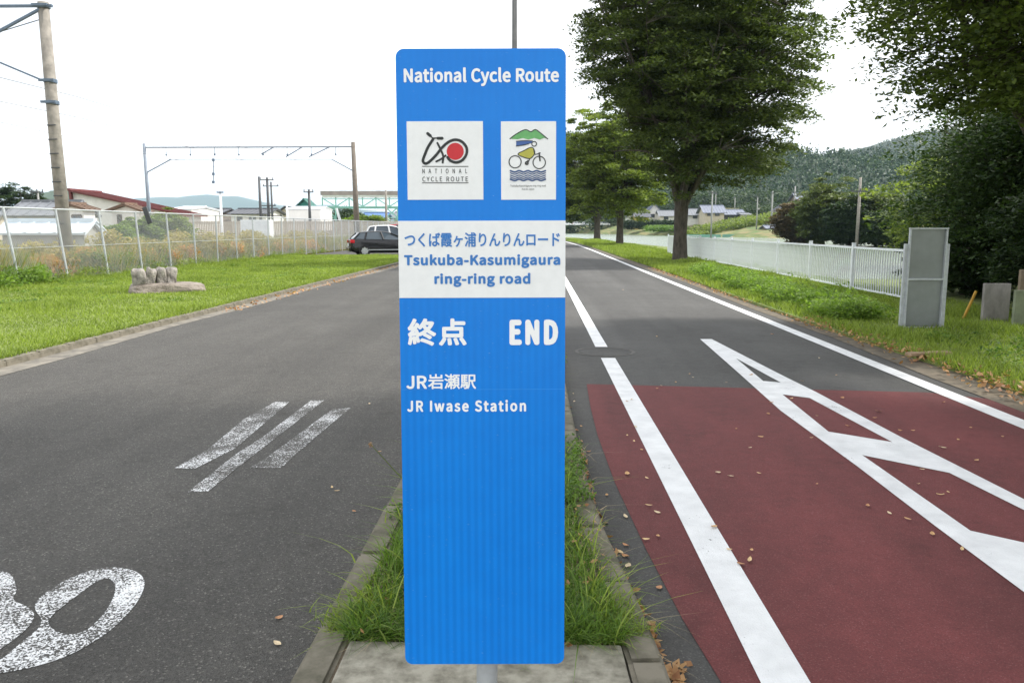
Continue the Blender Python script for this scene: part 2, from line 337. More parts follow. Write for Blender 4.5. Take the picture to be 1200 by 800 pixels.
# kerbs: every stone its own part
def kerb_mesh(w, l, h):
    bm = bmesh.new(); bmesh.ops.create_cube(bm, size=1)
    for v_ in bm.verts: v_.co = Vector((v_.co.x*w, v_.co.y*(l-.004), v_.co.z*h))
    bmesh.ops.bevel(bm, geom=[e for e in bm.edges if abs(e.verts[0].co.z-h/2) < 1e-5 and abs(e.verts[1].co.z-h/2) < 1e-5], offset=.014, segments=2, affect='EDGES')
    me_ = bpy.data.meshes.new('kerb_stone'); bm.to_mesh(me_); bm.free(); me_.materials.append(M_CONC); return me_
def kerb_run(parent, pts, w, h, top, L=.6, jitter=.004):
    me_ = kerb_mesh(w, L, h); pts = [Vector(p) for p in pts]
    dist = [0]
    for a_, b_ in zip(pts, pts[1:]): dist.append(dist[-1]+(b_-a_).length)
    def at(s_):
        for i in range(len(pts)-1):
            if s_ <= dist[i+1] or i == len(pts)-2: return pts[i].lerp(pts[i+1], (s_-dist[i])/(dist[i+1]-dist[i]))
    s_ = 0
    while s_+L <= dist[-1]+.01:
        a_, b_ = at(s_), at(s_+L); c_ = (a_+b_)/2; d_ = b_-a_
        k_ = bpy.data.objects.new('kerb_stone', me_); COL.objects.link(k_); k_.parent = parent
        k_.location = (c_.x+random.uniform(-1,1)*jitter, c_.y, top-h/2+random.uniform(-1,1)*jitter)
        k_.rotation_euler = (random.uniform(-.004,.004), random.uniform(-.01,.01), math.atan2(-d_.x, d_.y)); s_ += L
kl = empty('kerb', (0,0,0), label='low weathered concrete kerb between left road and lawn', cat='kerb', kind='structure')
kerb_run(kl, [(-5.86, 1.2), (-5.84, 22), (-5.72, 40)], .15, .3, .075)
isl = empty('traffic_island', (0,0,0), label='narrow kerbed island with soil and grass under the blue sign', cat='traffic island', kind='structure')
kerb_run(isl, [(-.71, .9), (-.71, 21.3), (-.71, 48)], .12, .3, .095)
KR = [(.40,1.25),(.38,2.0),(.365,2.45),(.33,2.95),(.275,3.5),(.235,4.1),(.22,5.3),(.20,9),(.12,25),(.1,48)]
kerb_run(isl, KR, .12, .3, .095)
sheet('soil', [(-.66,.9),(.345,.9),(.26,3.0),(.20,3.6),(.16,5),(.05,30),(.05,48),(-.66,48)], .082, M_SOIL, parent=isl)
sl_ = MB(); sl_.prism([(-.640,.9),(.345,.9),(.325,1.6),(.295,2.56),(-.640,2.56)], -.1, .092)
sl_.build('footing_slab', M_SLAB, isl, bevel=.008)

# lawns
def lawn(name, poly, z, lab):
    mb_ = MB(); mb_.prism(poly, -.2, z); return tag(mb_.build(name, M_TURF), lab, 'lawn', kind='structure')
lawn('verge', [(-5.93,0),(-5.93,22),(-5.8,40),(-9,41.2),(-13.0,41.2),(-13.0,10),(-13,0)], .085, 'left lawn between road kerb and wire fence')
yb = [42, 55, 70, 85, 100, 120, 150]
lawn('verge', [(4.38,2),(8.6,2),(8.6,45),(10.2,60),(9.3,75),(8.0,90),(6,120),(1.5,150)]+[(4.3+float(bend(y)),y) for y in reversed(yb)]+[(4.45,30),(4.42,22),(4.3,18),(4.28,12),(4.4,8)], .05, 'right lawn between cycle path and white railing')
lawn('verge', [(8.6,2),(30,2),(30,23),(8.6,23)], .06, 'rough ground under the dark trees at right')

# blades of grass --------------------------------------------------
def blades(x, y, z, h, w, lean=.35, seg=1):
    n_ = len(x); a_ = RNG.uniform(0, 2*np.pi, n_); h = h*RNG.uniform(.5, 1.25, n_); l_ = RNG.normal(0, lean, (n_, 2))
    dx, dy = np.cos(a_)*w/2, np.sin(a_)*w/2
    b0 = np.stack([x-dx, y-dy, z], -1); b1 = np.stack([x+dx, y+dy, z], -1)
    if seg == 1:
        t_ = np.stack([x+l_[:,0]*h, y+l_[:,1]*h, z+h], -1); return np.stack([b0, b1, t_], 1).reshape(-1, 3), 3
    out = []; prev0, prev1 = b0, b1
    for k in range(1, seg+1):
        u = k/seg; cx = x+l_[:,0]*h*u*u*1.6; cy = y+l_[:,1]*h*u*u*1.6; cz = z+h*(u-.35*u*u*np.abs(l_).sum(1)); ww_ = (1-u)**.7 if k < seg else .02
        c0 = np.stack([cx-dx*ww_, cy-dy*ww_, cz], -1); c1_ = np.stack([cx+dx*ww_, cy+dy*ww_, cz], -1)
        out.append(np.stack([prev0, prev1, c1_, c0], 1)); prev0, prev1 = c0, c1_
    return np.stack(out, 1).reshape(-1, 3), 4
def patchy(x, y, s_=.9, ph=0): return .5+.25*np.sin(x*s_*2.1+ph+np.sin(y*s_*1.3))+.25*np.sin(y*s_*1.7+1.3*ph+np.cos(x*s_*2.7))
# left lawn
n_ = 170000; u = RNG.random(n_); y_ = 6.5+35*u**1.55; x_ = -5.9-7.3*RNG.random(n_)
hh = .035+.05*patchy(x_, y_)**2+.03*(x_ < -12.3)
V, k = blades(x_, y_, np.full(n_, .08), hh*(1+y_*.012), .006+.0009*y_, .5)
tag(npmesh('grass', V, k, M_G1), 'bright short grass of the left lawn', 'grass', kind='stuff')
n_ = 9000; y_ = 7+30*RNG.random(n_)**1.4; x_ = -5.93+RNG.normal(0,.035,n_)
V, k = blades(x_, y_, np.full(n_, .06), .05+.06*patchy(x_, y_, 1.2)**2, .010+.0008*y_, .8)
tag(npmesh('grass', V, k, M_G1), 'ragged grass fringe leaning over the left kerb', 'grass', kind='stuff')
# right lawn
n_ = 130000; u = RNG.random(n_); y_ = 5.5+90*u**2.1; x_ = 4.32+4.1*RNG.random(n_)+bend(y_)*.9
m = x_ < bank(y_)-.05; x_, y_ = x_[m], y_[m]
hh = .05+.10*patchy(x_, y_, 1.3, 2)**2
V, k = blades(x_, y_, np.full(len(x_), .045), hh*(1+y_*.01), .006+.001*y_, .5)
tag(npmesh('grass', V, k, M_G1), 'bright uneven grass of the right lawn', 'grass', kind='stuff')
n_ = 26000; y_ = 4+9.5*RNG.random(n_); x_ = 8.3+7*RNG.random(n_)
V, k = blades(x_, y_, np.full(n_, .05), .12+.15*patchy(x_, y_, .8), .014, .5)
tag(npmesh('grass', V, k, M_G2), 'taller rough grass in front of the concrete slabs', 'grass', kind='stuff')
# island grass, close to the camera
def island_x(y): 
    r_ = np.interp(y, [p[1] for p in KR], [p[0] for p in KR]); return -.65, r_-.05
n_ = 20000; u = RNG.random(n_); y_ = 2.575+11*u**2.0; l_, r_ = island_x(y_); t = RNG.random(n_)
x_ = l_+(r_-l_)*t; dens = patchy(x_*3, y_*3, 1.5, 1)
V, k = blades(x_, y_, np.full(n_, .07), .06+.10*dens, .0055+.0008*y_, .5, 3)
tag(npmesh('grass', V, k, M_G2), 'tufty grass growing on the island behind the sign', 'grass', kind='stuff')
n_ = 260; y_ = RNG.choice([2.68,2.72,2.8,3.0,3.3,3.6,4.1,4.6], n_)+RNG.normal(0,.07,n_); sd = RNG.random(n_) < .5
x_ = np.where(sd, -.58, np.interp(y_, [p[1] for p in KR], [p[0] for p in KR])-.09)+RNG.normal(0,.05,n_)
V, k = blades(x_, y_, np.full(n_, .07), .21, .009, .42, 5)
tag(npmesh('grass', V, k, M_G1), 'long arching grass blades hanging over the island kerbs', 'grass', kind='stuff')
n_ = 1000; sd = RNG.random(n_) < .55; y_ = 2.60+np.abs(RNG.normal(0,.16,n_))
x_ = np.where(sd, -.66, .29)+RNG.normal(0,.05,n_)
V, k = blades(x_, y_, np.full(n_, .085), .055, .007, .7, 4)
tag(npmesh('grass', V, k, M_G1), 'grass tufts spreading over the kerb corners beside the footing slab', 'grass', kind='stuff')
n_ = 1500; x_ = RNG.uniform(-.62,.33,n_); y_ = 2.6+RNG.random(n_)**2*2.5
V, k = blades(x_, y_, np.full(n_, .08), .07, .004, 1.4, 3)
tag(npmesh('dead_grass', V, k, plain('straw', (.5,.4,.24), rough=.9, scale=5, bmp=0)), 'dry straw among the island grass', 'grass', kind='stuff')

# leaves: rhombus faces
def leaves(c, size, flat=.55, asp=.5):
    n_ = len(c); nrm = RNG.normal(0, 1, (n_, 3)); nrm[:, 2] = np.abs(nrm[:, 2])+flat*2.5; nrm /= np.linalg.norm(nrm, axis=1)[:, None]
    t = RNG.normal(0, 1, (n_, 3)); t -= (t*nrm).sum(1)[:, None]*nrm; t /= np.linalg.norm(t, axis=1)[:, None]; b_ = np.cross(nrm, t)
    s_ = size*RNG.uniform(.6, 1.3, n_)[:, None]
    return np.stack([c-t*s_*.5, c+b_*s_*asp*.5-nrm*s_*.06, c+t*s_*.5, c-b_*s_*asp*.5-nrm*s_*.06], 1).reshape(-1, 3)
def leafy_clump(name, centres, rad, h, nper, size, mat, lab, cat='weed', kind='stuff', parent=None, flat=.4):
    C_ = np.repeat(np.asarray(centres, float), nper, 0); d = RNG.normal(0, 1, C_.shape); d /= np.linalg.norm(d, axis=1)[:, None]; d *= RNG.random((len(d),1))**.45
    hv = np.asarray(h)*np.ones(len(centres)); rv = np.asarray(rad)*np.ones(len(centres))
    C_ = C_ + d*np.stack([np.repeat(rv,nper), np.repeat(rv,nper), np.repeat(hv,nper)], -1); C_[:,2] = np.maximum(C_[:,2], np.repeat(np.asarray(centres, float)[:,2], nper)-np.repeat(hv,nper)*.9)
    o_ = npmesh(name, leaves(C_, size, flat), 4, mat, parent)
    if lab: tag(o_, lab, cat, kind=kind)
    return o_
# leafy weeds on the right lawn edge
cs = []
for i in range(150):
    y = random.uniform(12.7, 26); cs.append((4.78+random.uniform(-.2,.7)+.02*(y-10), y, .16))
cs = np.array(cs); leafy_clump('low_weeds', cs, .30, .16+.24*patchy(cs[:,0], cs[:,1], 1.3)**2, 300, .065, M_LEAFW, 'leafy bright green weeds along the right lawn edge')
cs = np.array([(random.uniform(5.0,8.4), random.uniform(6.6,10.9), .09) for i in range(50)]); leafy_clump('low_weeds', cs, .22, .12, 90, .05, M_G2, 'scattered broad weeds around the metal board')
cs = np.array([(random.uniform(.17,.26), y, .13) for y in (3.95,4.05,4.2,4.3,4.45,4.6,4.75,4.9)]+[(.27,8.5,.1),(-.62,4.9,.12),(-.6,4.6,.1),(-.64,5.4,.1),(-.68,3.75,.1)])
leafy_clump('low_weeds', cs, .075, .09, 130, .028, M_G2, 'small leafy weeds growing on the island')
cs = np.array([(random.uniform(-12.4,-6.5), random.uniform(9,36), .1) for i in range(70)]); leafy_clump('low_weeds', cs, .3, .07, 70, .06, M_G2, 'darker clover patches in the left lawn')
# two seed stalks over the left kerb
def stalk(pts, r, lab):
    st_ = empty('grass_stalk', pts[0], label=lab, cat='weed'); q_ = MB().tube([Vector(p)-Vector(pts[0]) for p in pts], [r, r*.8, r*.5][:len(pts)], 5); q_.build('stem', M_WEEDG, st_)
    leafy_clump('seed_head', [Vector(pts[-1])-Vector(pts[0])], .012, .02, 40, .01, M_DRY, None, parent=st_)
stalk([(-.68,4.2,.08),(-.78,4.15,.22),(-.88,4.1,.36)], .003, 'thin leaning seed stalk at the left island kerb')
stalk([(-.60,5.2,.08),(-.63,5.2,.3),(-.66,5.15,.5)], .003, 'upright seed stalk beside the left edge of the sign')

# ------------------------------------------------------------------ the blue sign
d_t, d_b = 1.99, 1.915
def on(px, py, d): r_ = ray(px, py); t = d/r_.y; return Vector((r_.x*t, d, CAM_H+r_.z*t))
pt, pb = on(563.3, 57, d_t), on(568, 777.5, d_b); up = (pt-pb).normalized(); SH = (pt-pb).length
rt = CR.copy(); rt = (rt-up*rt.dot(up)).normalized(); nr = rt.cross(up)                       # towards the camera
SM = Matrix((rt, nr*-1, up)).transposed().to_4x4(); SM.translation = (pt+pb)/2                    # local: x right, -y to the camera, z up
sign = empty('route_sign', (0,0,0), label='tall blue sign board reading National Cycle Route and END on its post', cat='sign')
sign.matrix_world = SM
SI = SM.inverted(); cl = SI @ Vector((0,0,CAM_H))
def SP(px, py):
    d = (SI.to_3x3() @ ray(px, py)); t = -cl.y/d.y; return (cl.x+d.x*t, cl.z+d.z*t)
SW = SP(663,57)[0]-SP(463,57)[0]
def face(name, poly, y, mat, parent=sign, lab=None, holes=()):
    loops = [poly]+list(holes); flat = [p for l in loops for p in l]
    tr = tessellate_polygon([[Vector((x,z,0)) for x,z in l] for l in loops]); fs = []
    for t in tr:
        a_, b_, c_ = [Vector(flat[i]) for i in t]; fs.append(tuple(t) if (b_-a_).cross(c_-a_) > 0 else (t[0],t[2],t[1]))
    return tag(MB().add([(x,y,z) for x,z in flat], fs).build(name, mat, parent), lab)
def rrect(x0, z0, x1, z1, r, k=6):
    out = []
    for cx, cz, a0 in ((x1-r,z1-r,0),(x0+r,z1-r,90),(x0+r,z0+r,180),(x1-r,z0+r,270)):
        out += [(cx+r*math.cos(R(a0+90*i/k)), cz+r*math.sin(R(a0+90*i/k))) for i in range(k+1)]
    return out
def sheeting(name, c, c2, rough):
    m_, n, b = newmat(name); v = coords(n, 'Object'); wv_ = N(n, 'ShaderNodeTexWave', Scale=16.5, wave_type='BANDS', bands_direction='X'); n.links.new(v, wv_.inputs['Vector'])
    wv_.inputs['Distortion'].default_value = .15
    sx_ = N(n, 'ShaderNodeSeparateXYZ'); n.links.new(v, sx_.inputs[0]); mr = N(n, 'ShaderNodeMapRange'); n.links.new(sx_.outputs[2], mr.inputs[0])
    for i_, q_ in ((1, -.45), (2, .35), (3, 1.0), (4, .12)): mr.inputs[i_].default_value = q_
    c_ = mixc(n, mr.outputs[0], c, ramp(n, wv_.outputs['Fac'], [(.1, c2), (.9, c)])); c_ = mixc(n, .6, c_, ramp(n, noise(n, v, 14, 5), [(.35, (.9,.92,.95)), (.7, (1.04,1.03,1.02))]), 'MULTIPLY')
    c_ = mixc(n, .7, c_, ramp(n, noise(n, coords(n, 'Object', (1.5,1,.8)), 2.2, 4), [(.35, (.90,.94,.97)), (.68, (1.06,1.05,1.03))]), 'MULTIPLY')  # broad soft sheen painted into the blue as an uneven fade
    # a few fine scratches and specks
    sc = ramp(n, noise(n, coords(n, 'Object', (30,1,120)), 3, 2), [(.70, 0.0), (.74, .35)])
    n.links.new(mixc(n, sc, c_, (.55,.68,.85)), b.inputs['Base Color'])
    b.inputs['Roughness'].default_value = rough; bump(n, b, wv_.outputs['Fac'], .12, .002); b.inputs['Specular IOR Level'].default_value = .3
    return m_
M_BLUE = sheeting('blue_sheeting', (.003,.222,.76), (.0022,.192,.68), .34)
M_SWH = plain('white_sheeting', (.88,.89,.89), (.83,.84,.84), .45, 30, bmp=.04)
M_LET = plain('white_letter', (.92,.93,.94), (.88,.89,.90), .45, 30, bmp=0)
M_LBL = plain('blue_letter', (.035,.20,.56), (.03,.18,.52), .45, 30, bmp=0)
M_INK = plain('black_ink', (.015,.02,.02), (.012,.016,.016), .5, 30, bmp=0)
M_REDI = plain('red_ink', (.62,.02,.03), (.55,.018,.027), .5, 30, bmp=0)
out = rrect(-SW/2, -SH/2, SW/2, SH/2, .020)
nO = len(out); q = MB()
q.add([(x,0,z) for x,z in out]+[(x,.0035,z) for x,z in out], [tuple(range(nO)), tuple(nO+i for i in reversed(range(nO)))]+[((i+1)%nO, i, nO+i, nO+(i+1)%nO) for i in range(nO)])
q.m[0] = 0; q.m = [0]+[1]*(len(q.f)-1)
panel = q.build('panel', [M_BLUE, M_GALV], sign)
# horizontal joint of the sheeting
_, zj = SP(560, 456); face('sheeting_joint', [(-SW/2+.001,zj-.0006),(SW/2-.001,zj-.0006),(SW/2-.001,zj+.0006),(-SW/2+.001,zj+.0006)], -.0006, plain('joint_blue', (.03,.30,.85), rough=.4, bmp=0))
def plate(px0, py0, px1, py1, name, lab):
    (a_, b_), (c_, d_) = SP(px0, (py0)), SP(px1, py1)
    q_ = MB().box(((a_+c_)/2, -.0006, (b_+d_)/2), (c_-a_, .0011, b_-d_)); return tag(q_.build(name, M_SWH, sign), lab)
p1 = plate(476.5, 142.5, 566.5, 234, 'emblem_plate', 'white square plate with the bicycle emblem and red disc')
p2 = plate(587, 142.5, 651.5, 234, 'emblem_plate', 'white plate with green mountain and a cyclist over blue waves')
xl, zt = SP(467, 259); xr, zb = SP(663, 348.5)
band = tag(MB().box((0, -.0006, (zt+zb)/2), (SW, .0011, zt-zb)).build('name_band', M_SWH, sign), 'white band with the route name in blue')
try:
    import os
    LATIN = bpy.data.fonts.load(os.path.join(bpy.utils.system_resource('DATAFILES'), 'fonts', 'Noto Sans CJK Regular.woff2'))   # Blender's own interface font
except Exception: LATIN = None
def text(body, px0, py0, px1, py1, mat, parent, y=-.0021, bold=.0, sp=1.0, name='lettering'):
    """lettering fitted to the box it fills in the photograph; thicker strokes by repeating the outline in a small circle"""
    cu = bpy.data.curves.new('lettering', 'FONT'); cu.body = body; cu.space_character = sp; cu.resolution_u = 4
    if LATIN is not None: cu.font = LATIN
    to = bpy.data.objects.new('tmp', cu); COL.objects.link(to); dg = bpy.context.evaluated_depsgraph_get(); dg.update()
    me_ = bpy.data.meshes.new_from_object(to.evaluated_get(dg)); bpy.data.objects.remove(to)
    co = np.zeros(len(me_.vertices)*3, np.float32); me_.vertices.foreach_get('co', co); co = co.reshape(-1,3)
    lo, hi = co.min(0), co.max(0); x0, z1 = SP(px0, py0); x1, z0 = SP(px1, py1)
    r_ = bold*(z1-z0)/.75; x0 += r_; x1 -= r_; z0 += r_; z1 -= r_
    X_ = x0+(co[:,0]-lo[0])/(hi[0]-lo[0])*(x1-x0); Z_ = z0+(co[:,1]-lo[1])/(hi[1]-lo[1])*(z1-z0)
    fs = [tuple(p.vertices) for p in me_.polygons]; q_ = MB()      # outlines overlap inside a letter: each face a hair apart in depth
    for i, (ox_, oz_) in enumerate([(0,0)]+([(r_*math.cos(2*math.pi*k_/8), r_*math.sin(2*math.pi*k_/8)) for k_ in range(8)] if bold else [])):
        for j, f_ in enumerate(fs):
            yl = y-(i*7+j % 7)*.0000012; n0 = len(q_.v); q_.v += [(X_[v_]+ox_, yl, Z_[v_]+oz_) for v_ in f_]; q_.f.append(tuple(range(n0, n0+len(f_)))); q_.m.append(0)
    bpy.data.meshes.remove(me_); return q_.build(name, mat, parent)
LY = -.0009
text('National Cycle Route', 473, 79.5, 655, 101, M_LET, sign, LY, .026, 1.02)
text('つくば霞ヶ浦りんりんロード', 474, 272.5, 656, 289, M_LBL, band, bold=.016)
text('Tsukuba-Kasumigaura', 473.5, 298, 656.5, 314, M_LBL, band, bold=.034, sp=1.04)
text('ring-ring road', 509, 320, 621.5, 336, M_LBL, band, bold=.034, sp=1.04)
text('終点', 477.5, 373, 547, 405, M_LET, sign, LY, .026, 1.05)
text('END', 597, 374.5, 654, 404, M_LET, sign, LY, .048, 1.12)
text('JR', 476, 440, 500.5, 455.5, M_LET, sign, LY, .03)
text('岩瀬駅', 501.5, 438, 558, 455.5, M_LET, sign, LY, .016)
text('JR Iwase Station', 477, 468.5, 616.5, 482, M_LET, sign, LY, .034, 1.1)
s1 = lambda u, v: SP(470+u/7.62, 135+v/7.62)
s2 = lambda u, v: SP(580+u/7.62, 135+v/7.62)
def catm(pts, k=6, closed=False):
    out_ = []; n_ = len(pts)
    rng = range(n_ if closed else n_-1)
    for i in rng:
        g = lambda j: Vector(pts[j % n_]) if closed else Vector(pts[min(max(j,0), n_-1)])
        a_, b_, c_, d_ = g(i-1), g(i), g(i+1), g(i+2)
        for t in [j/k for j in range(k)]:
            out_.append(.5*((2*b_)+(c_-a_)*t+(2*a_-5*b_+4*c_-d_)*t*t+(3*b_-a_-3*c_+d_)*t**3))
    if not closed: out_.append(Vector(pts[-1]))
    return out_
U7 = SW/200/7.62
def stroke(mb_, pts, w, y=-.0021, closed=False, fn=s1, curve=True):
    p_ = [Vector(fn(*t)) for t in (catm(pts, 6, closed) if curve else [Vector(t) for t in pts])]
    w = w*U7/2; n_ = len(p_); vs = []
    for i, a_ in enumerate(p_):
        t = (p_[(i+1)%n_]-p_[i-1]) if closed else (p_[min(i+1,n_-1)]-p_[max(i-1,0)]); t.normalize(); m_ = Vector((-t.y, t.x))
        vs += [(a_.x+m_.x*w, y, a_.y+m_.y*w), (a_.x-m_.x*w, y, a_.y-m_.y*w)]
    fs = [(2*i+1, (2*i+3)%(2*n_), (2*i+2)%(2*n_), 2*i) for i in range(n_ if closed else n_-1)]
    mb_.add(vs, fs)
    if not closed:
        for e in (p_[0], p_[-1]):
            mb_.add([(e.x+w*math.cos(R(30*i)), y-.00004, e.y+w*math.sin(R(30*i))) for i in range(12)], [tuple(range(12))])
circ = lambda cx, cy, r, k=16: [(cx+r*math.cos(2*math.pi*i/k), cy+r*math.sin(2*math.pi*i/k)) for i in range(k)]
q = MB(); stroke(q, [(238,166),(262,186)], 26); stroke(q, [(262,186),(285,206),(320,206)], 12, -.00218); stroke(q, [(330,208),(368,208)], 25, -.00226)
stroke(q, [(287,215),(240,290),(207,370),(196,410),(215,433),(250,420),(310,362),(370,288),(430,238),(490,221),(545,240),(584,290),(584,350),(545,405),(490,423),(440,407),(416,378)], 24, -.0023)
stroke(q, [(325,250),(352,305),(376,365),(372,425)], 18, -.00222); stroke(q, [(315,415),(360,392),(398,362)], 17, -.00234)
q.build('bicycle_emblem', M_INK, p1)
face('red_disc', [s1(*t) for t in circ(484,325,76,40)], -.0021, M_REDI, p1)
q = MB(); stroke(q, [(190,459),(600,459)], 6, curve=False); stroke(q, [(190,605),(600,605)], 6, curve=False); q.build('rule_line', M_INK, p1)
text('NATIONAL', 495, 198, 547.5, 203.4, M_INK, p1, bold=.008, sp=1.6); text('CYCLE ROUTE', 495, 207.3, 548.5, 212.8, M_INK, p1, bold=.008, sp=1.15)
face('mountain_print', [s2(*t) for t in ((137,212),(190,172),(270,134),(320,152),(360,134),(400,157),(468,213),(440,203),(400,220),(350,205),(300,220),(250,206),(200,217))], -.0020, plain('green_ink', (.13,.40,.13), (.17,.48,.17), .5, 40, bmp=0), p2)
face('scarf_print', [s2(*t) for t in ((190,235),(260,230),(330,232),(338,246),(290,262),(240,272),(190,278))], -.0020, plain('blue_ink', (.06,.14,.40), rough=.5, bmp=0), p2)
face('dress_print', [s2(*t) for t in ((205,350),(250,322),(315,290),(345,302),(352,345),(316,388),(260,378))], -.0020, plain('yellow_ink', (.55,.52,.08), rough=.5, bmp=0), p2)
q = MB(); stroke(q, [(135,212),(190,171),(270,132),(320,150),(360,131),(400,156),(470,214)], 9, fn=s2)
stroke(q, circ(180,418,54), 9, closed=True, fn=s2); stroke(q, circ(395,424,55), 9, closed=True, fn=s2); stroke(q, circ(350,258,21), 8, -.00215, closed=True, fn=s2)
stroke(q, [(190,235),(260,229),(335,231)], 7, -.0022, fn=s2); stroke(q, [(190,278),(250,270),(300,258)], 7, -.0022, fn=s2)
stroke(q, [(205,350),(260,318),(318,290),(345,302),(353,345),(316,388),(260,378)], 8, closed=True, fn=s2, y=-.00225); stroke(q, [(345,300),(358,350),(405,338)], 8, -.0023, fn=s2)
stroke(q, [(395,340),(402,408)], 13, -.0022, fn=s2); stroke(q, [(312,390),(290,430),(270,438),(295,405)], 8, -.0023, fn=s2); stroke(q, circ(284,430,14,10), 7, closed=True, fn=s2, y=-.0024)
q.build('cyclist_print', M_INK, p2)
q = MB()
for i, vv in enumerate((502,522,542,560,578)): stroke(q, [(138+j*39, vv+(7 if j % 2 else -5)) for j in range(9)], 15 if i in (0,4) else 10, -.0021-.00002*i, fn=s2)
q.build('wave_print', plain('navy_ink', (.05,.10,.24), rough=.5, bmp=0), p2)
text('Tsukuba Kasumigaura ring-ring road', 598, 216.6, 639.5, 219.6, M_INK, p2, bold=0); text('Ibaraki Japan', 611.5, 220.6, 626, 223.4, M_INK, p2, bold=0)
# post behind the board with brackets and bolts
def slocal(x, y, z): return (x, y, z)
bot = SI @ Vector((pb.x+.0, pb.y+.045, .05)); q = MB(); q.tube([(bot.x,.034+(bot.y-.034),bot.z),( .006,.034,-SH/2+.05),(0,.034,SH/2-.12)], .0275, 20); q.build('post', M_GALV, sign, smooth=True)
for zz in (-SH/2+.2, -.05, SH/2-.25):
    q = MB(); q.box((0,.0065,zz), (SW*.8,.006,.03)); q.box((0,.036,zz),(.064,.056,.028)); q.build('bracket', M_GALV, sign)
q = MB(); c0 = Vector((pb.x, pb.y+.047, .092)); q.tube([c0, c0+Vector((0,0,.012))], .05, 24); cb = q.build('base_collar', M_GALV, sign); cb.matrix_parent_inverse = SM.inverted()

# ------------------------------------------------------------------ metal board on the right lawn
bd = empty('notice_board', (5.66, 11.8, .0), .0, label='grey metal board seen from behind on two posts in the right lawn', cat='sign')
for sx, tp in ((-.295, 1.27), (.295, 1.27)):
    MB().box((sx, .02, tp/2), (.05, .05, tp)).build('post', M_GALV, bd)
MB().box((.0, .012, .77), (.52, .004, 1.46)).build('board_panel', M_GALVP, bd)
q = MB()
for z in (.05, 1.49): q.box((0, -.010, z), (.55, .048, .022))
for x in (-.26, .26): q.box((x, -.008, .77), (.022, .044, 1.41))
q.build('board_frame', M_GALV, bd); MB().box((0, -.012, .76), (.50, .04, .024)).build('cross_bar', M_GALV, bd)

# ------------------------------------------------------------------ white railing
rail = empty('railing', (0,0,0), label='long white metal pedestrian railing between lawn and flooded field', cat='railing')
RY = [15.9+2.92*i for i in range(11)]; RX = 7.35
baluster = MB().box((0,0,.585), (.020,.020,.87)); bal = baluster.build('baluster', M_WHITE, rail); bal.location = (RX, RY[0]+.14, 0)
post = MB(); post.box((0,0,.56), (.07,.07,1.12)); post.box((0,0,1.125),(.08,.08,.012)); po = post.build('post', M_WHITE, rail); po.location = (RX, RY[0], .03)
cnt = 0
far = MB()
for i, y in enumerate(RY):
    if i:
        c_ = po.copy(); COL.objects.link(c_); c_.location = (RX, y, .03)
    if i == len(RY)-1: break
    q = MB(); q.box((RX, y+1.46, 1.05), (.045,2.84,.045)); q.box((RX, y+1.46, .13), (.035,2.84,.035)); q.build('rail', M_WHITE, rail)
    for j in range(1, 24):
        yj = y+j*2.92/24
        if cnt < 230:
            if cnt:
                c_ = bal.copy(); COL.objects.link(c_); c_.location = (RX, yj, 0)
            else: bal.location.y = yj
            cnt += 1
# return at the far end
q = MB(); q.box((RX+.9, RY[-1], 1.05), (1.8,.045,.045)); q.box((RX+.9, RY[-1], .2), (1.8,.035,.035)); q.build('rail', M_WHITE, rail)
for i in range(1, 14):
    c_ = bal.copy(); COL.objects.link(c_); c_.location = (RX+i*.13, RY[-1], 0)

# ------------------------------------------------------------------ wire fence on the left
fx = -12.85; FY = [17.4+2.07*i for i in range(30)]
fence = empty('wire_fence', (0,0,0), label='tall chain link fence with leaning steel posts behind the left lawn', cat='fence')
lean = lambda y: .17*max(0., 1-(y-17)/14)
mb = MB(); nW = 26; Hh = 1.9; step = 2.07/nW*1.0
for sgn in (1, -1):
    for i in range(-nW, nW*2):
        y0 = i*step; pts = []
        z0, z1 = .08, .08+Hh
        ya, yb_ = y0, y0+sgn*Hh
        t0, t1 = 0., 1.
        # clip to 0..2.07 in y
        lo_, hi_ = 0., 2.07
        if sgn > 0: t0 = max(0, (lo_-ya)/(yb_-ya)); t1 = min(1, (hi_-ya)/(yb_-ya))
        else: t0 = max(0, (hi_-ya)/(yb_-ya)); t1 = min(1, (lo_-ya)/(yb_-ya))
        if t1-t0 < .02: continue
        a_ = Vector((0, ya+(yb_-ya)*t0, z0+(z1-z0)*t0)); b_ = Vector((0, ya+(yb_-ya)*t1, z0+(z1-z0)*t1)); mb.bar(a_, b_, .0035)
mesh0 = mb.build('chain_link_panel', M_GALV, fence)
for i, y in enumerate(FY):
    ln_ = lean(y); sh = Matrix.Identity(4)
    MB().tube([(fx,y,-.1),(fx-ln_*2.0,y-(.06*ln_),2.02)], .032, 8).build('post', M_GALV, fence)
    if i < len(FY)-1:
        l2 = lean(FY[i+1]); MB().tube([(fx-ln_*2.0,y,2.0),(fx-l2*2.0,FY[i+1],2.0)], .024, 6).build('rail', M_GALV, fence)
        MB().tube([(fx-ln_*1.0+.02,y,1.0),(fx-l2*1.0+.02,FY[i+1],1.0)], .007, 5).build('tension_wire', M_GALV, fence)
        c_ = mesh0 if i == 0 else mesh0.copy()
        if i: COL.objects.link(c_)
        c_.location = (fx, y, 0); c_.rotation_euler = (0, -math.atan((ln_+l2)/2), 0)
# black strip of rubber hanging from the fence near the pole
q = MB(); a_ = Vector(P(164,247,26)); a_.x += .05; b_ = Vector(P(176,262,26)); q.bar(a_+Vector((.1,0,.12)), b_, .17, .05)
tag(q.build('rubber_flap', M_DARKM, bevel=.02), 'black strip hanging over the top rail of the wire fence', 'flap')

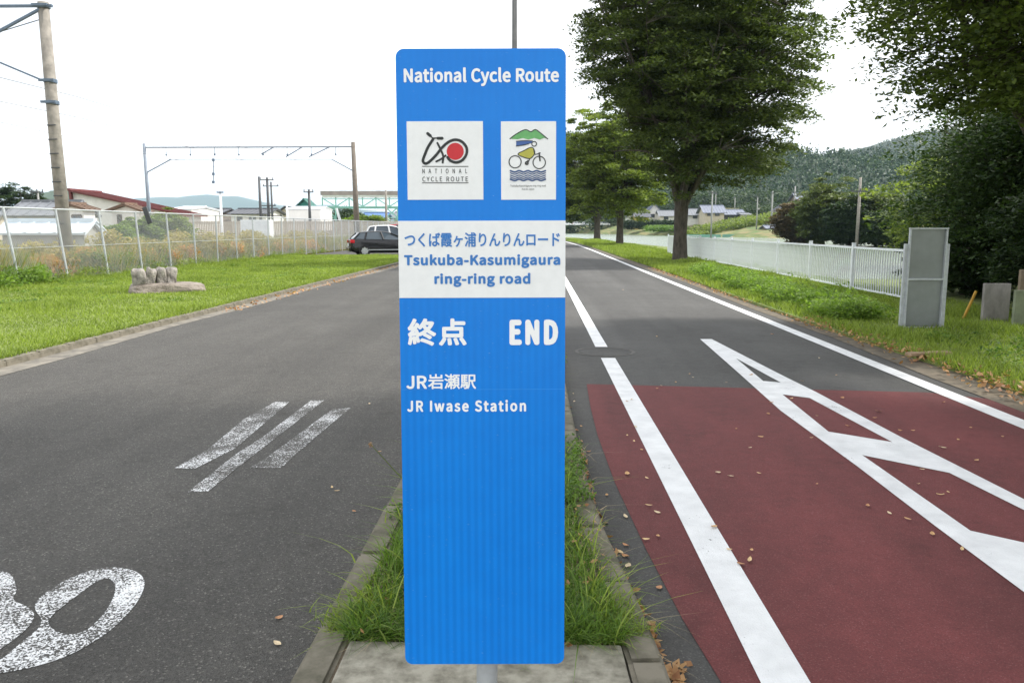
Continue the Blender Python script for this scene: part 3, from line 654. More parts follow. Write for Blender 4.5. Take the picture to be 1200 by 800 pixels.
# ------------------------------------------------------------------ tall weeds behind the fence
def weeds(n_, x0, x1, y0, y1, h, mat, name, lab, w=.016):
    x_ = RNG.uniform(x0, x1, n_); y_ = y0+(y1-y0)*RNG.random(n_)**1.4; dn = patchy(x_, y_, .5, 3)
    V1, k1 = blades(x_, y_, np.full(n_, 0.0), h*(.5+.8*dn), w, .28)
    o_ = npmesh(name, V1, k1, mat); return tag(o_, lab, 'weeds', kind='stuff')
weeds(26000, -16.8, -13.0, 17, 62, .85, M_WEED, 'tall_weeds', 'golden dry weeds standing behind the wire fence', .03)
weeds(24000, -16.5, -13.0, 16, 62, .85, M_WEEDG, 'tall_weeds', 'green weeds mixed in behind the wire fence', .03)
cs = np.stack([RNG.uniform(-15.2,-13.25,260), 17+36*RNG.random(260)**1.3, RNG.uniform(.35,1.05,260)], -1)
cs[:,2] *= .35+.95*patchy(cs[:,0]*2, cs[:,1], .8, 1)
leafy_clump('weed_leaves', cs, .42, .28, 260, .12, M_WEED, 'straw coloured weed tops behind the wire fence')
cs = np.stack([RNG.uniform(-14.8,-13.1,130), 16.5+12*RNG.random(130), RNG.uniform(.15,.6,130)], -1)
leafy_clump('weed_leaves', cs, .4, .3, 170, .085, M_LEAFY, 'bright leafy weeds at the near end of the wire fence')
cs = np.stack([RNG.uniform(-14.6,-13.15,120), 19+30*RNG.random(120), RNG.uniform(.15,.65,120)], -1)
leafy_clump('weed_leaves', cs, .42, .3, 300, .11, leafmat('rust_weed', (.36,.18,.06), (.66,.36,.14), .4), 'rusty brown weeds behind the leaning posts')

cs = np.stack([RNG.uniform(-13.2,-12.45,26), RNG.uniform(17.5,20.4,26), RNG.uniform(.12,.40,26)], -1)
leafy_clump('weed_leaves', cs, .30, .24, 190, .08, M_LEAFW, 'bright yellow green weeds spilling in front of the fence at far left')
cs = np.stack([RNG.uniform(-13.3,-12.7,80), RNG.uniform(20,48,80), RNG.uniform(.1,.3,80)], -1)
leafy_clump('weed_leaves', cs, .28, .16, 150, .06, M_G1, 'green tufts at the foot of the wire fence')
# ------------------------------------------------------------------ stones on the lawn
slabp = [(-9.05,16.9),(-8.7,16.75),(-7.9,17.5),(-7.55,18.4),(-8.0,18.6),(-8.75,18.3),(-9.1,17.5)]
def boulder(name, c, d, seed, mat, rz=0, amp=.07):
    """squarish weathered block: a subdivided cube with rounded, chipped and uneven faces"""
    bm = bmesh.new(); bmesh.ops.create_cube(bm, size=2); bmesh.ops.subdivide_edges(bm, edges=bm.edges[:], cuts=7, use_grid_fill=True); rs = random.Random(seed)
    w_ = [(Vector((rs.gauss(0,1), rs.gauss(0,1), rs.gauss(0,1)))*2.2, rs.uniform(0,6)) for _ in range(7)]
    for v_ in bm.verts:
        p = v_.co.copy(); l6 = (abs(p.x)**5+abs(p.y)**5+abs(p.z)**5)**(1/5); q_ = p/l6
        q_ *= 1+sum(math.sin(q_.dot(k_)+f_) for k_, f_ in w_)*amp/2.6+rs.uniform(-.012,.012)
        v_.co = Vector((q_.x*d[0]/2, q_.y*d[1]/2, q_.z*d[2]/2))
    me_ = bpy.data.meshes.new(name); bm.to_mesh(me_); bm.free(); me_.materials.append(mat)
    o_ = bpy.data.objects.new(name, me_); COL.objects.link(o_); o_.location = c; o_.rotation_euler = (0,0,rz); return o_
o = boulder('stone_slab', (-8.28,17.65,.14), (1.55,.95,.30), 5, plain('brown_stone', (.30,.26,.22), (.12,.10,.08), .95, 5, bmp=1.0, dist=.03), rz=R(32), amp=.055); tag(o, 'flat weathered stone slab on the left lawn', 'stone')
for i, (px, w, lb) in enumerate(((157,.36,'rough pale boulder at the left end of the slab'), (170,.27,'leaning narrow boulder, second from the left on the slab'), (181,.27,'pale narrow boulder, third from the left on the slab'), (192,.29,'squarish boulder at the right end of the slab'))):
    D = 17.2+i*.16; px = 157+(px-157)*1.08; x = (px-629)/F*D
    o = boulder('boulder', (x, D, .43), (w*.80, .38, .38), 11+i, M_STONE, rz=R(25+4*i), amp=.09); o.rotation_euler.y = (-.06,.22,-.05,.02)[i]
    tag(o, lb, 'boulder', 'four boulders in a row on the slab')

# ------------------------------------------------------------------ trees
def tree(name, base, trunk_r, fork, crown_c, crown_r, nl, ncl, nleaf, lsize, mat, lab, seed=1, spray=.8, cat='tree', group=None, cut=None, drop=.25, low=-.75, bark=None, ntrunk=1, targets=None, hollow=.35):
    global RNG
    RNG = np.random.default_rng(seed); rs = random.Random(seed)
    e = empty(name, base, label=lab, cat=cat, group=group); bx = Vector(base)
    cc = Vector(crown_c)-bx; cr = Vector(crown_r)
    tk = MB(); f0 = Vector((0,0,fork))
    tk.tube([(0,0,-.1),(0,0,.15),(rs.uniform(-.03,.03),0,fork*.45),(0,0,fork*.85),(0,0,fork*1.08)], [trunk_r*1.45, trunk_r*1.1, trunk_r*.92, trunk_r*1.0, trunk_r*.8], 14)
    lp = []; lb_ = MB()
    for i in range(nl):
        a_ = 2*math.pi*(i+rs.uniform(-.3,.3))/nl; el = rs.uniform(.15, .95); rr = math.sqrt(max(0, 1-el*el*.7))*rs.uniform(.75,.95)
        end = cc+Vector((math.cos(a_)*cr.x*rr, math.sin(a_)*cr.y*rr, cr.z*(el*1.15-.25)))
        if targets and i < len(targets): end = Vector(targets[i])-bx
        st_ = Vector((math.cos(a_)*trunk_r*.5, math.sin(a_)*trunk_r*.5, fork*rs.uniform(.78,1.05)))
        mid = st_.lerp(end, .45)+Vector((0,0,(end-st_).length*.10)) + Vector((rs.uniform(-.3,.3), rs.uniform(-.3,.3), 0))
        pts = []
        for k_ in range(9):
            t = k_/8; p = st_*(1-t)**2+mid*2*t*(1-t)+end*t*t; p = p+Vector((rs.uniform(-1,1), rs.uniform(-1,1), rs.uniform(-1,1)))*.07*(1 if 0 < k_ < 8 else 0); pts.append(p)
        r0 = trunk_r*rs.uniform(.38,.55); lb_.tube(pts, [r0*(1-.88*k_/8) for k_ in range(9)], 7, cap=False)
        lp += [(p, r0*(1-.88*k_/8)) for k_, p in enumerate(pts) if k_ > 1]
        # side limbs
        for s_ in range(3):
            k_ = rs.randint(2, 6); p0 = pts[k_]; ang = a_+rs.uniform(-1.3,1.3); e2 = p0+Vector((math.cos(ang)*cr.x*.4, math.sin(ang)*cr.y*.4, cr.z*rs.uniform(.0,.4)))
            pp = [p0.lerp(e2, j/4)+Vector((rs.uniform(-.08,.08), rs.uniform(-.08,.08), .12*math.sin(j/4*3))) for j in range(5)]
            rk = r0*(1-.88*k_/8)*.6; lb_.tube(pp, [rk*(1-.8*j/4) for j in range(5)], 5, cap=False); lp += [(p, rk*.6) for p in pp[1:]]
    LP = np.array([p[:] for p, _ in lp])
    # leaf sprays in an uneven crown
    nn = ncl*3; d = RNG.normal(0, 1, (nn, 3)); d /= np.linalg.norm(d, axis=1)[:, None]; rad = (hollow+(1-hollow)*RNG.random(nn)**.6)
    ang = np.arctan2(d[:,1], d[:,0]); lob = 1+.13*np.sin(ang*3+seed)+.10*np.sin(ang*5+2*seed+d[:,2]*4)+.08*np.sin(d[:,2]*9+ang*2)
    C_ = d*(rad*lob)[:, None]; keep = (C_[:,2] > low+.25*RNG.random(nn)); C_ = C_[keep][:ncl]
    C_ = C_*np.array(cr)+np.array(cc)
    if cut is not None: C_ = C_[cut(C_+np.array(bx))]
    tw = MB()
    for c_ in C_:
        dd = np.linalg.norm((LP-c_)*np.array([1,1,1.3]), axis=1)+np.where(LP[:,2] > c_[2]+.3, 1.5, 0); j = int(dd.argmin()); a_ = Vector(LP[j]); b_ = Vector(c_)
        m_ = a_.lerp(b_, .5)+Vector((0,0,(b_-a_).length*.12)); r_ = min(.03*trunk_r/.3+.004, lp[j][1]*.6)
        tw.tube([a_, m_, b_], [r_, r_*.7, r_*.3], 3, cap=False)
    n2 = len(C_)*nleaf; cid = np.repeat(np.arange(len(C_)), nleaf)
    q_ = RNG.normal(0, 1, (n2, 3)); q_ /= np.linalg.norm(q_, axis=1)[:, None]; q_ *= (RNG.random(n2)**.5)[:, None]
    sz = (spray*RNG.uniform(.55, 1.35, len(C_)))[cid][:, None]
    q_ = q_*np.array([1,1,.30])*sz
    out_ = C_-np.array(cc); out_ /= (np.linalg.norm(out_, axis=1)[:, None]+1e-6)
    q_[:,2] -= drop*(q_[:,0]*out_[cid,0]+q_[:,1]*out_[cid,1]); LC = C_[cid]+q_
    tk.build('trunk', bark or M_BARK, e, smooth=True); lb_.build('limbs', bark or M_BARK, e, smooth=True); tw.build('twigs', bark or M_BARK, e)
    cw = npmesh('crown', leaves(LC, lsize, .5), 4, mat, e); cw['kind'] = 'stuff'
    return e
row = 'zelkova trees in a row along the path'
def silhouette(left, right):
    def f(c):
        px = 629+c[:,0]/c[:,1]*F; py = 267-(c[:,2]-CAM_H)/c[:,1]*F
        return (px > np.interp(py, [p[0] for p in left], [p[1] for p in left])) & (px < np.interp(py, [p[0] for p in right], [p[1] for p in right]))
    return f
tree('zelkova_tree', (6.35,35.7,.03), .31, 2.7, (6.7,35.7,8.2), (6.3,5.6,6.8), 13, 1900, 130, .18, M_LEAFD, 'big dark zelkova with thick trunk inside the white railing', 3, .85, group=row, low=-.90, hollow=.05, cut=silhouette([(-200,700),(-60,672),(60,680),(110,700),(150,730),(185,752),(225,775),(240,790)], [(-200,900),(-60,930),(60,945),(120,938),(170,925),(200,900),(228,850),(240,810)]))
tree('zelkova_tree', (7.0,68,.03), .30, 3.0, (6.6,68,6.6), (4.4,4.6,5.2), 11, 520, 110, .28, M_LEAFL, 'lighter green zelkova, second tree along the path', 5, .8, group=row, low=-.85)
tree('zelkova_tree', (8.1,108,.03), .42, 3.2, (6.4,108,8.0), (6.6,6,6.6), 11, 520, 100, .40, M_LEAFD, 'dark zelkova with short trunk, third along the path', 8, 1.1, group=row, low=-.85)
tree('zelkova_tree', (4.3,150,.03), .42, 3.2, (3.6,150,8.5), (7.5,7,7), 9, 300, 80, .45, M_LEAFD, 'farthest dark zelkova, half hidden by the sign', 9, 1.4, group=row, low=-.9)
def cutn(c): 
    px = 629+c[:,0]/c[:,1]*F; pz = 267-(c[:,2]-1.5)/c[:,1]*F
    lim = np.interp(px, [940,985,1040,1090,1130,1230], [-60,20,100,170,230,300]); return (pz < lim) & (px > 985) & (px < 1330) & (pz > -150)
tree('spreading_tree', (8.35,13.1,.03), .25, 2.4, (8.5,11.0,6.3), (4.9,3.9,4.4), 12, 4200, 130, .095, M_LEAFN, 'near dark leafy tree overhanging the top right corner', 12, .62, low=-.9, cut=cutn, drop=.5, hollow=.12,
     targets=[(5.3,10.9,5.0),(6.0,10.6,4.0),(7.0,11.2,3.6)])
tree('spreading_tree', (8.6,2.2,.03), .30, 2.6, (8.0,3.0,7.4), (5.6,7.2,4.3), 10, 1700, 110, .16, M_LEAFN, 'tree right beside the viewer that shades the path', 13, .8, low=-.85, hollow=.2)
# dark shrubs and trees on the right
def shrub(name, base, r, h, ncl, nleaf, size, mat, lab, seed, group=None, cat='shrub', spray=None):
    return tree(name, base, .05+.02*h, h*.25, (base[0],base[1],base[2]+h*.55), (r,r,h*.5), 6, int(ncl*1.7), int(nleaf*1.25), size*1.1, mat, lab, seed, spray or r*.26, cat=cat, group=group, low=-1.1, hollow=.1)
M_EVG = leafmat('evergreen_leaf', (.018,.042,.014), (.08,.13,.038), .3, scale=.5)
shrub('evergreen_tree', (11.2,17.5,0), 3.1, 5.0, 460, 120, .10, M_EVG, 'dark evergreen tree right behind the metal board', 21, cat='tree')
shrub('evergreen_tree', (14.3,16.5,0), 3.6, 6.8, 460, 120, .11, M_EVG, 'tall dark evergreen behind the concrete slabs', 22, cat='tree')
shrub('evergreen_tree', (10.0,14.6,0), 1.7, 2.7, 260, 110, .10, M_LEAFB, 'small dark evergreen at the end of the railing', 23, cat='tree')
shrub('evergreen_shrub', (9.3,17.6,0), 1.3, 1.5, 120, 110, .09, M_LEAFB, 'low dark shrub just behind the metal board', 26)
shrub('evergreen_shrub', (11.4,14.9,0), 1.6, 1.7, 150, 110, .09, M_LEAFB, 'low dark shrub behind the grey concrete slab', 27)
shrub('evergreen_shrub', (8.9,13.9,0), 1.0, 1.5, 110, 110, .08, M_LEAFB, 'low dark shrub behind the yellow stake', 28)
shrub('evergreen_tree', (17.5,24.5,0), 4.2, 5.2, 260, 110, .18, M_LEAFB, 'rounded dark evergreen farther back to the right', 24, cat='tree')
shrub('evergreen_tree', (23.5,42,-.6), 4.8, 6.0, 230, 100, .26, M_LEAFL, 'mid green tree between pond and dark evergreens', 25, cat='tree')
for i, (px, pyt, pyb, D, w, mt, lb) in enumerate(((968,216,287,100,36,M_OLIVE,'yellow green bush beyond the water, left of the wooden pole'),(1030,226,288,96,38,M_OLIVE,'green bush beyond the water, right of the wooden pole'),
        (934,240,287,104,22,M_LEAFR,'low reddish brown bush at the edge of the water'),(998,236,288,94,24,M_LEAFB,'dark green bush around the foot of the wooden pole'),(1046,246,288,90,26,M_LEAFB,'low dark bush at the right end of the far bank'),(948,232,288,108,26,M_OLIVE,'mid green bush behind the reddish one'))):
    x, y, zt_ = P(px, pyt, D); zb_ = -.7
    leafy_e = shrub('bush', (x, y, zb_), w/F*D, zt_-zb_, 240, 90, .36, mt, lb, 40+i, 'bushes on the far bank', spray=1.0)

# ------------------------------------------------------------------ concrete slabs, stake, plank
def slab(px0, px1, pt_, pb_, D, lab, mat, th=.08):
    a_, b_ = P(px0,pb_,D), P(px1,pt_,D); q_ = MB().box(((a_[0]+b_[0])/2, D, (b_[2])/2), (b_[0]-a_[0], th, b_[2])); return tag(q_.build('concrete_slab', mat, bevel=.012), lab, 'concrete slab', 'concrete slabs standing under the trees')
M_MOSS = plain('mossy_concrete', (.22,.25,.16), (.13,.14,.10), .95, 3, bmp=.5)
M_GC = plain('stained_concrete', (.32,.30,.28), (.16,.15,.14), .95, 4, bmp=.5, stretch=(1,1,.4))
slab(1149,1184,332,385,12.7,'grey stained concrete slab beside the yellow stake', M_GC)
slab(1185,1262,340,392,12.1,'mossy concrete slab at the right edge of the picture', M_MOSS)
slab(1190,1250,316,380,13.1,'tall brown stained slab behind the mossy one', plain('brown_concrete', (.26,.20,.14), (.15,.12,.09), .95, 4, bmp=.5))
a_, b_ = Vector(P(1130,371,12.9)), Vector(P(1144,341,12.9)); tag(MB().tube([a_-Vector((.02,0,.05)), b_], .022, 8).build('stake', plain('yellow_plastic', (.62,.34,.02), rough=.5)), 'leaning yellow stake in front of the dark bushes', 'stake')
g1 = G(1064,417,.07); g2 = G(1112,416,.07); tag(MB().bar((g1[0],g1[1],.09),(g2[0],g2[1],.10),.12,.035).build('plank', plain('old_wood', (.38,.26,.16), (.2,.14,.09), .9, 10), bevel=.005), 'short weathered plank lying in the grass by the board', 'plank')

# ------------------------------------------------------------------ railway: ballast, rails, poles, gantries
tag(sheet('railway_bed', [(-38,5),(-17.0,5),(-17.0,160),(-38,160)], .02, plain('ballast', (.36,.31,.25), (.20,.17,.13), .95, 3, bmp=.8)), 'tan ballast of the railway beyond the fence', 'railway bed', kind='structure')
for i, tx in enumerate((-20.5, -25.0, -30.0)):
    tr_ = empty('railway_track', (tx, 0, 0), label=('railway track nearest the wire fence','middle railway track','railway track farthest from the wire fence')[i], cat='railway track', kind='structure')
    for sx in (-.55, .55): MB().box((sx, 80, .20), (.07, 150, .14)).build('rail', M_POLEG, tr_)
    sm = MB().box((0,0,.09), (2.0,.22,.14)).build('sleeper', M_SLAB, tr_); sm.location.y = 20
    for j in range(1, 90): c_ = sm.copy(); COL.objects.link(c_); c_.location.y = 20+j*.75
def band_box(mb_, c, r, h): mb_.tube([Vector(c)-Vector((0,0,h/2)), Vector(c)+Vector((0,0,h/2))], r, 12)
# near concrete pole with climbing irons
pl = empty('railway_pole', (-14.35, 24, 0), label='tall brownish concrete railway pole with step irons near the fence', cat='pole')
tx, ty, tz = P(50.5, 3, 24); lx = tx+14.35; bx_ = .04
MB().tube([(bx_,0,-.2),(lx*.5,0,tz*.5),(lx,0,tz)], [.20,.175,.15], 20).build('shaft', M_POLEC, pl, smooth=True)
def at_(z): return Vector((bx_+(lx-bx_)*z/tz, 0, z))
for pz in (18, 100, 124):
    z = CAM_H+(267-pz)/F*24; q = MB(); band_box(q, at_(z), .185, .10); q.box(at_(z)+Vector((.0,-.2,.0)), (.46,.07,.07)); q.build('clamp_band', M_BLUEM, pl)
for k_ in range(8):
    z = CAM_H+(267-(150+k_*16))/F*24; MB().bar(at_(z)+Vector((-.14,-.16,0)), at_(z)+Vector((.16,-.22,.0)), .03).build('step_iron', M_DARKM, pl)
z0 = CAM_H+(267-19)/F*24
q = MB(); q.bar(at_(z0)+Vector((.35,-.15,0)), Vector((-12,-.15,z0+.02)), .09, .07); q.build('beam', M_BLUEM, pl)
q = MB(); q.bar(at_(z0-.05)+Vector((0,-.1,0)), Vector((-2.6,-.1,z0-1.25)), .07); q.build('brace', M_BLUEM, pl)
q = MB(); q.bar(at_(CAM_H+(267-103)/F*24), Vector((-3.2,0,CAM_H+(267-52)/F*24)), .05); q.build('stay', M_BLUEM, pl)
MB().tube([at_(z0-.3), Vector((-3.2,0,z0-1.15))], .014, 5).build('wire', M_DARKM, pl)
# catenary gantry
M_STL = plain('pale_steel', (.24,.28,.33), (.17,.20,.25), .6, 6); GD = 61; gl = P(177,287,GD); grt = P(417,287,GD)
gt = empty('railway_gantry', (0,0,0), label='wide railway gantry of two poles and a thin beam over the tracks', cat='gantry')
zb = P(0,171.5,GD)[2]
MB().tube([(gl[0]+.05,GD,-.2),(gl[0]-.05,GD,zb+.3)], [.155,.11], 12).build('pole', M_STL, gt, smooth=True)
MB().tube([(grt[0]+.15,GD,-.2),(grt[0],GD,zb+.35)], [.25,.155], 14).build('pole', plain('brown_pole', (.20,.17,.14), (.13,.11,.09), .85, 5), gt, smooth=True)
q = MB(); q.bar((gl[0],GD,zb), (grt[0],GD,zb), .09, .10)
q.build('beam', M_STL, gt)
for px in range(200, 400, 28):
    x = P(px,0,GD)[0]; q = MB(); q.bar((x,GD,zb), (x,GD,zb-.55), .035); q.tube([(x,GD,zb-.5),(x,GD,zb-.62)], .07, 8); q.build('hanger', M_BLUEM, gt)
for a0, a1 in (((172.5,202),(200,187)),((415,201),(389,187)),((322,172),(306,181)),((355,172),(335,184)),((387,172),(362,184))):
    MB().bar(P(*a0,GD), P(*a1,GD), .07).build('bracket_arm', M_BLUEM, gt)
MB().tube([P(a,187,GD-.0) for a in range(198, 392, 16)], .02, 5).build('span_wire', M_BLUEM, gt)
q = MB(); q.bar(P(250,187,GD), P(250.5,214,GD), .05)
for pz in (187.5, 204, 213.5): q.box(P(250,pz,GD), (.16,.16,.2))
q.build('insulator_rod', M_BLUEM, gt)
# overhead wires running down the line
for i, (x, z, lb) in enumerate(((-20.5,6.4,'lower contact wire over the near track'),(-25,6.4,'lower contact wire over the middle track'),(-20.5,7.3,'upper messenger wire over the near track'))):
    tag(MB().tube([(x, y, z-.25*math.sin((y % 37)/37*math.pi)) for y in range(24, 175, 4)], .012, 4).build('overhead_wire', M_DARKM), lb, 'wire')
def upole(px, ptop, D, r, lab, arms=(), mat=M_POLEG, group=None, zb_=None, name='utility_pole', lamp=False):
    x, y, z = P(px, ptop, D); e = empty(name, (x, y, 0 if zb_ is None else zb_), label=lab, cat='utility pole', group=group); z -= e.location.z
    MB().tube([(0,0,-.3),(0,0,z)], [r, r*.7], 10).build('shaft', mat, e, smooth=True)
    for dz, w in arms:
        q_ = MB(); q_.box((0,-r,z-dz), (w,.12,.12))
        for s_ in (-.45,.0,.45): q_.tube([(s_*w,-r,z-dz),(s_*w,-r,z-dz+.28)], .06, 6)
        q_.build('crossarm', M_DARKM, e)
    if lamp: MB().tube([(r,0,z*.62),(r+.35,0,z*.62)], .22, 8).build('transformer', M_POLEG, e)
    return e
upole(603, -75, 32, .125, 'grey utility pole rising behind the top of the blue sign', [(.4,1.6)], plain('dark_pole_grey', (.13,.13,.13), rough=.8))
up1 = upole(258, 226, 75, .15, 'white signal mast with small cap in front of the houses', mat=M_WHITE)
MB().box((0,0,CAM_H+(267-226)/F*75), (.6,.25,.12)).build('cap', M_BLUEM, up1)
upole(303.5, 207, 95, .20, 'dark railway pole left of the crossarm pole', mat=M_DARKM)
upole(313, 208, 98, .22, 'tallest dark pole with two crossarms beyond the fence', [(.3,1.7),(3.4,2.0)], M_DARKM)
upole(317.5, 213, 110, .18, 'thin dark pole with spread crossarm low down', [(.6,2.2),(4.6,2.8)], M_DARKM)
upole(362, 222, 90, .2, 'dark pole with small arm in front of the green station building', [(.3,1.1)], M_DARKM)
upole(452, 223, 130, .24, 'brown pole in front of the footbridge beside the sign', mat=M_POLEC)
upole(44, 223, 75, .12, 'thin grey pole in front of the round hill tree', [(.2,1.2)])
upole(336, 236, 85, .10, 'thin white post with dark head right of the cabinet', mat=M_WHITE)
# cabinet and platform sheds
def house(name, px0, px1, pz_eave, pz_ridge, pz_base, D, depth, wall, roof, lab, gable='front', over=.4, windows=(), ridge_px=None, cat='house', door=None, group=None):
    """house standing at distance D: walls, roof of two slopes with thickness, windows with frames and panes"""
    x0, _, zb_ = P(px0, pz_base, D); x1 = P(px1, 0, D)[0]; ze = P(0, pz_eave, D)[2]; zr = P(0, pz_ridge, D)[2]
    rx = P(ridge_px, 0, D)[0] if ridge_px else (x0+x1)/2
    e = empty(name, ((x0+x1)/2, D, zb_), label=lab, cat=cat, group=group); ox = (x0+x1)/2; X0, X1, RX_ = x0-ox, x1-ox, rx-ox; ze -= zb_; zr -= zb_
    q_ = MB()
    if gable == 'front':
        sl0 = (zr-ze)/max(.1, RX_-X0); 
        q_.add([(X0,0,0),(X1,0,0),(X1,0,ze),(RX_,0,zr-.05),(X0,0,ze),(X0,depth,0),(X1,depth,0),(X1,depth,ze),(RX_,depth,zr-.05),(X0,depth,ze)],
               [(0,1,2,3,4),(9,8,7,6,5),(0,4,9,5),(1,6,7,2),(2,7,8,3),(3,8,9,4),(0,5,6,1)])
    else:
        q_.add([(X0,0,0),(X1,0,0),(X1,0,ze),(X0,0,ze),(X0,depth,0),(X1,depth,0),(X1,depth,ze),(X0,depth,ze),(X0,depth/2,zr-.05),(X1,depth/2,zr-.05)],
               [(0,1,2,3),(7,6,5,4),(0,3,8,7,4),(1,5,6,9,2),(3,2,9,8),(8,9,6,7),(0,4,5,1)])
    q_.build('wall', wall, e)
    th = .16
    def slab_(a, b, c, d, nm='roof'):
        a, b, c, d = map(Vector, (a,b,c,d)); nrm = (b-a).cross(d-a).normalized(); 
        if nrm.z < 0: nrm = -nrm
        vs = [a,b,c,d]; lo_ = [v_+nrm*.02 for v_ in vs]; hi_ = [v_+nrm*th for v_ in vs]
        q2 = MB(); q2.add(lo_+hi_, [(0,1,2,3),(7,6,5,4),(4,5,1,0),(5,6,2,1),(6,7,3,2),(7,4,0,3)])
        # raised tile rolls down the slope
        L = (b-a).length; k2 = max(3, min(26, int(L/.8)))
        for i_ in range(k2+1):
            t_ = i_/k2; p_, q3 = a.lerp(b, t_), d.lerp(c, t_); q2.bar(p_+nrm*(th+.02), q3+nrm*(th+.02), .12, .07)
        r_ = q2.build(nm, roof, e)
    if gable == 'front':
        for xe in (X0, X1):
            s_ = -1 if xe < RX_ else 1; sl_ = (zr-ze)/max(.1, abs(xe-RX_)); xo = xe+s_*over; zo = ze-sl_*over
            slab_((xo,-over,zo),(xo,depth+over,zo),(RX_,depth+over,zr),(RX_,-over,zr))
        MB().box((RX_, depth/2, zr+.2), (.35, depth+2*over, .25)).build('ridge', roof, e)
    else:
        sl_ = (zr-ze)/(depth/2)
        slab_((X0-over,-over,ze-sl_*over),(X1+over,-over,ze-sl_*over),(X1+over,depth/2,zr),(X0-over,depth/2,zr))
        slab_((X0-over,depth+over,ze-sl_*over),(X1+over,depth+over,ze-sl_*over),(X1+over,depth/2,zr),(X0-over,depth/2,zr))
        MB().box((0, depth/2, zr+.2), (X1-X0+2*over, .35, .25)).build('ridge', roof, e)
    for wx0, wx1, wz0, wz1 in windows:
        a_, _, zt2 = P(wx0, wz0, D); b2, _, zb2 = P(wx1, wz1, D); cx = (a_+b2)/2-ox; cz = (zt2+zb2)/2-zb_; w_, h_ = b2-a_, zt2-zb2
        f_ = MB(); f_.box((cx,-.05,cz+h_/2),(w_,.12,.09)); f_.box((cx,-.05,cz-h_/2),(w_,.12,.09)); f_.box((cx-w_/2,-.05,cz),(.09,.118,h_)); f_.box((cx+w_/2,-.05,cz),(.09,.118,h_)); f_.box((cx,-.04,cz),(.06,.08,h_))
        fr = f_.build('window', M_FRAME, e); MB().box((cx,-.012,cz),(w_-.02,.03,h_-.02)).build('pane', M_GLASS, fr)
    return e
M_FRAME = plain('dark_frame', (.10,.075,.06), rough=.6)
m_, n, b = newmat('window_glass'); b.inputs['Base Color'].default_value = (.06,.08,.10,1); b.inputs['Roughness'].default_value = .08; bump(n, b, noise(n, coords(n), 2, 2), .02); M_GLASS = m_
W_W = plain('white_wall', (.78,.77,.74), (.62,.61,.58), .9, 1.2); W_B = plain('beige_wall', (.55,.49,.38), (.42,.37,.29), .9, 1.2); W_BR = plain('brown_wall', (.24,.19,.15), (.15,.12,.10), .9, 2)
R_G = plain('grey_tile', (.20,.21,.23), (.12,.13,.145), .6, 3); R_R = plain('red_metal_roof', (.17,.035,.032), (.11,.025,.024), .6, 2); R_W = plain('pale_metal_roof', (.72,.76,.80), (.60,.64,.68), .5, 2); R_D = plain('dark_tile', (.10,.105,.12), (.06,.065,.075), .6, 3)
R_BR = plain('brown_roof', (.20,.13,.09), (.12,.08,.06), .8, 3); W_T = plain('teal_wall', (.07,.36,.30), (.05,.28,.24), .7, 2)
house('storage_shed', 4, 98, 273.5, 262.5, 292, 43, 1.7, plain('grey_block', (.34,.34,.31), (.24,.24,.22), .9, 1.5), plain('pale_blue_sheet', (.60,.68,.74), (.50,.58,.64), .5, 2), 'long low shed with pale metal roof behind the big pole', 'side', .2, cat='shed')
house('house', 22, 74, 250, 237, 282, 66, 4, W_B, R_G, 'beige house with grey tiled roof behind the pale shed', 'side', .7, [(30,42,257,266),(50,62,257,266)])
house('house', -64, -12, 257, 248, 282, 70, 4, W_B, R_G, 'small house with grey tiled roof at the left edge', 'side', .6, [(-26,-16,260,266)])
house('house', 72, 99, 245.5, 241, 278, 61, 1.6, W_W, R_BR, 'white annex with low brown gable beside the big pole', 'front', .3, [(85,106-10,252,261)])
house('warehouse', 89, 212, 252, 224, 284, 80, 5, W_W, R_R, 'white building with long sloping red roof', 'front', .5, [(96,106,252,261)], ridge_px=86.5)
house('house', 133, 165, 247, 241, 280, 72, 1.5, W_W, R_BR, 'small white porch with brown gable under the red roof', 'front', .4, [(138,143,252,262)])
house('house', 200, 225, 246, 243, 284, 90, 8, W_W, R_W, 'white cube building right of the red roof', 'side', .1, [(204,209,252,258)])
house('house', 224, 256, 251, 245, 276, 125, 9, W_BR, R_D, 'dark roofed house left of the white mast', 'side', .5, [(230,236,255,260),(242,249,255,260)])
house('house', 272, 312, 251, 245, 276, 125, 9, W_W, R_D, 'dark roofed house right of the white mast', 'side', .5, [(278,284,254,259),(292,300,254,259)])
house('house', 326, 345, 250, 243, 276, 150, 9, W_B, R_D, 'small house with dark gable left of the white shed', 'front', .5)
house('white_shed', 336, 376, 246, 243.5, 270, 105, 6, plain('bright_wall', (.85,.85,.84), (.78,.78,.77), .8, 1), R_W, 'bright white windowless shed in front of the station', 'side', .05, cat='shed')
house('station_building', 343, 372, 248, 234, 272, 160, 3, W_T, plain('teal_roof', (.08,.22,.19), (.05,.15,.13), .7, 2), 'teal gabled station building beside the footbridge', 'front', .8, ridge_px=358, cat='station')
house('house', 425, 450, 256, 250, 272, 190, 9, W_W, plain('blue_tile', (.10,.20,.45), (.07,.15,.34), .6, 3), 'house with blue roof seen under the footbridge', 'side', .5)
house('house', 462, 500, 256, 249, 272, 190, 9, W_B, R_G, 'grey roofed house behind the right end of the footbridge', 'side', .5)
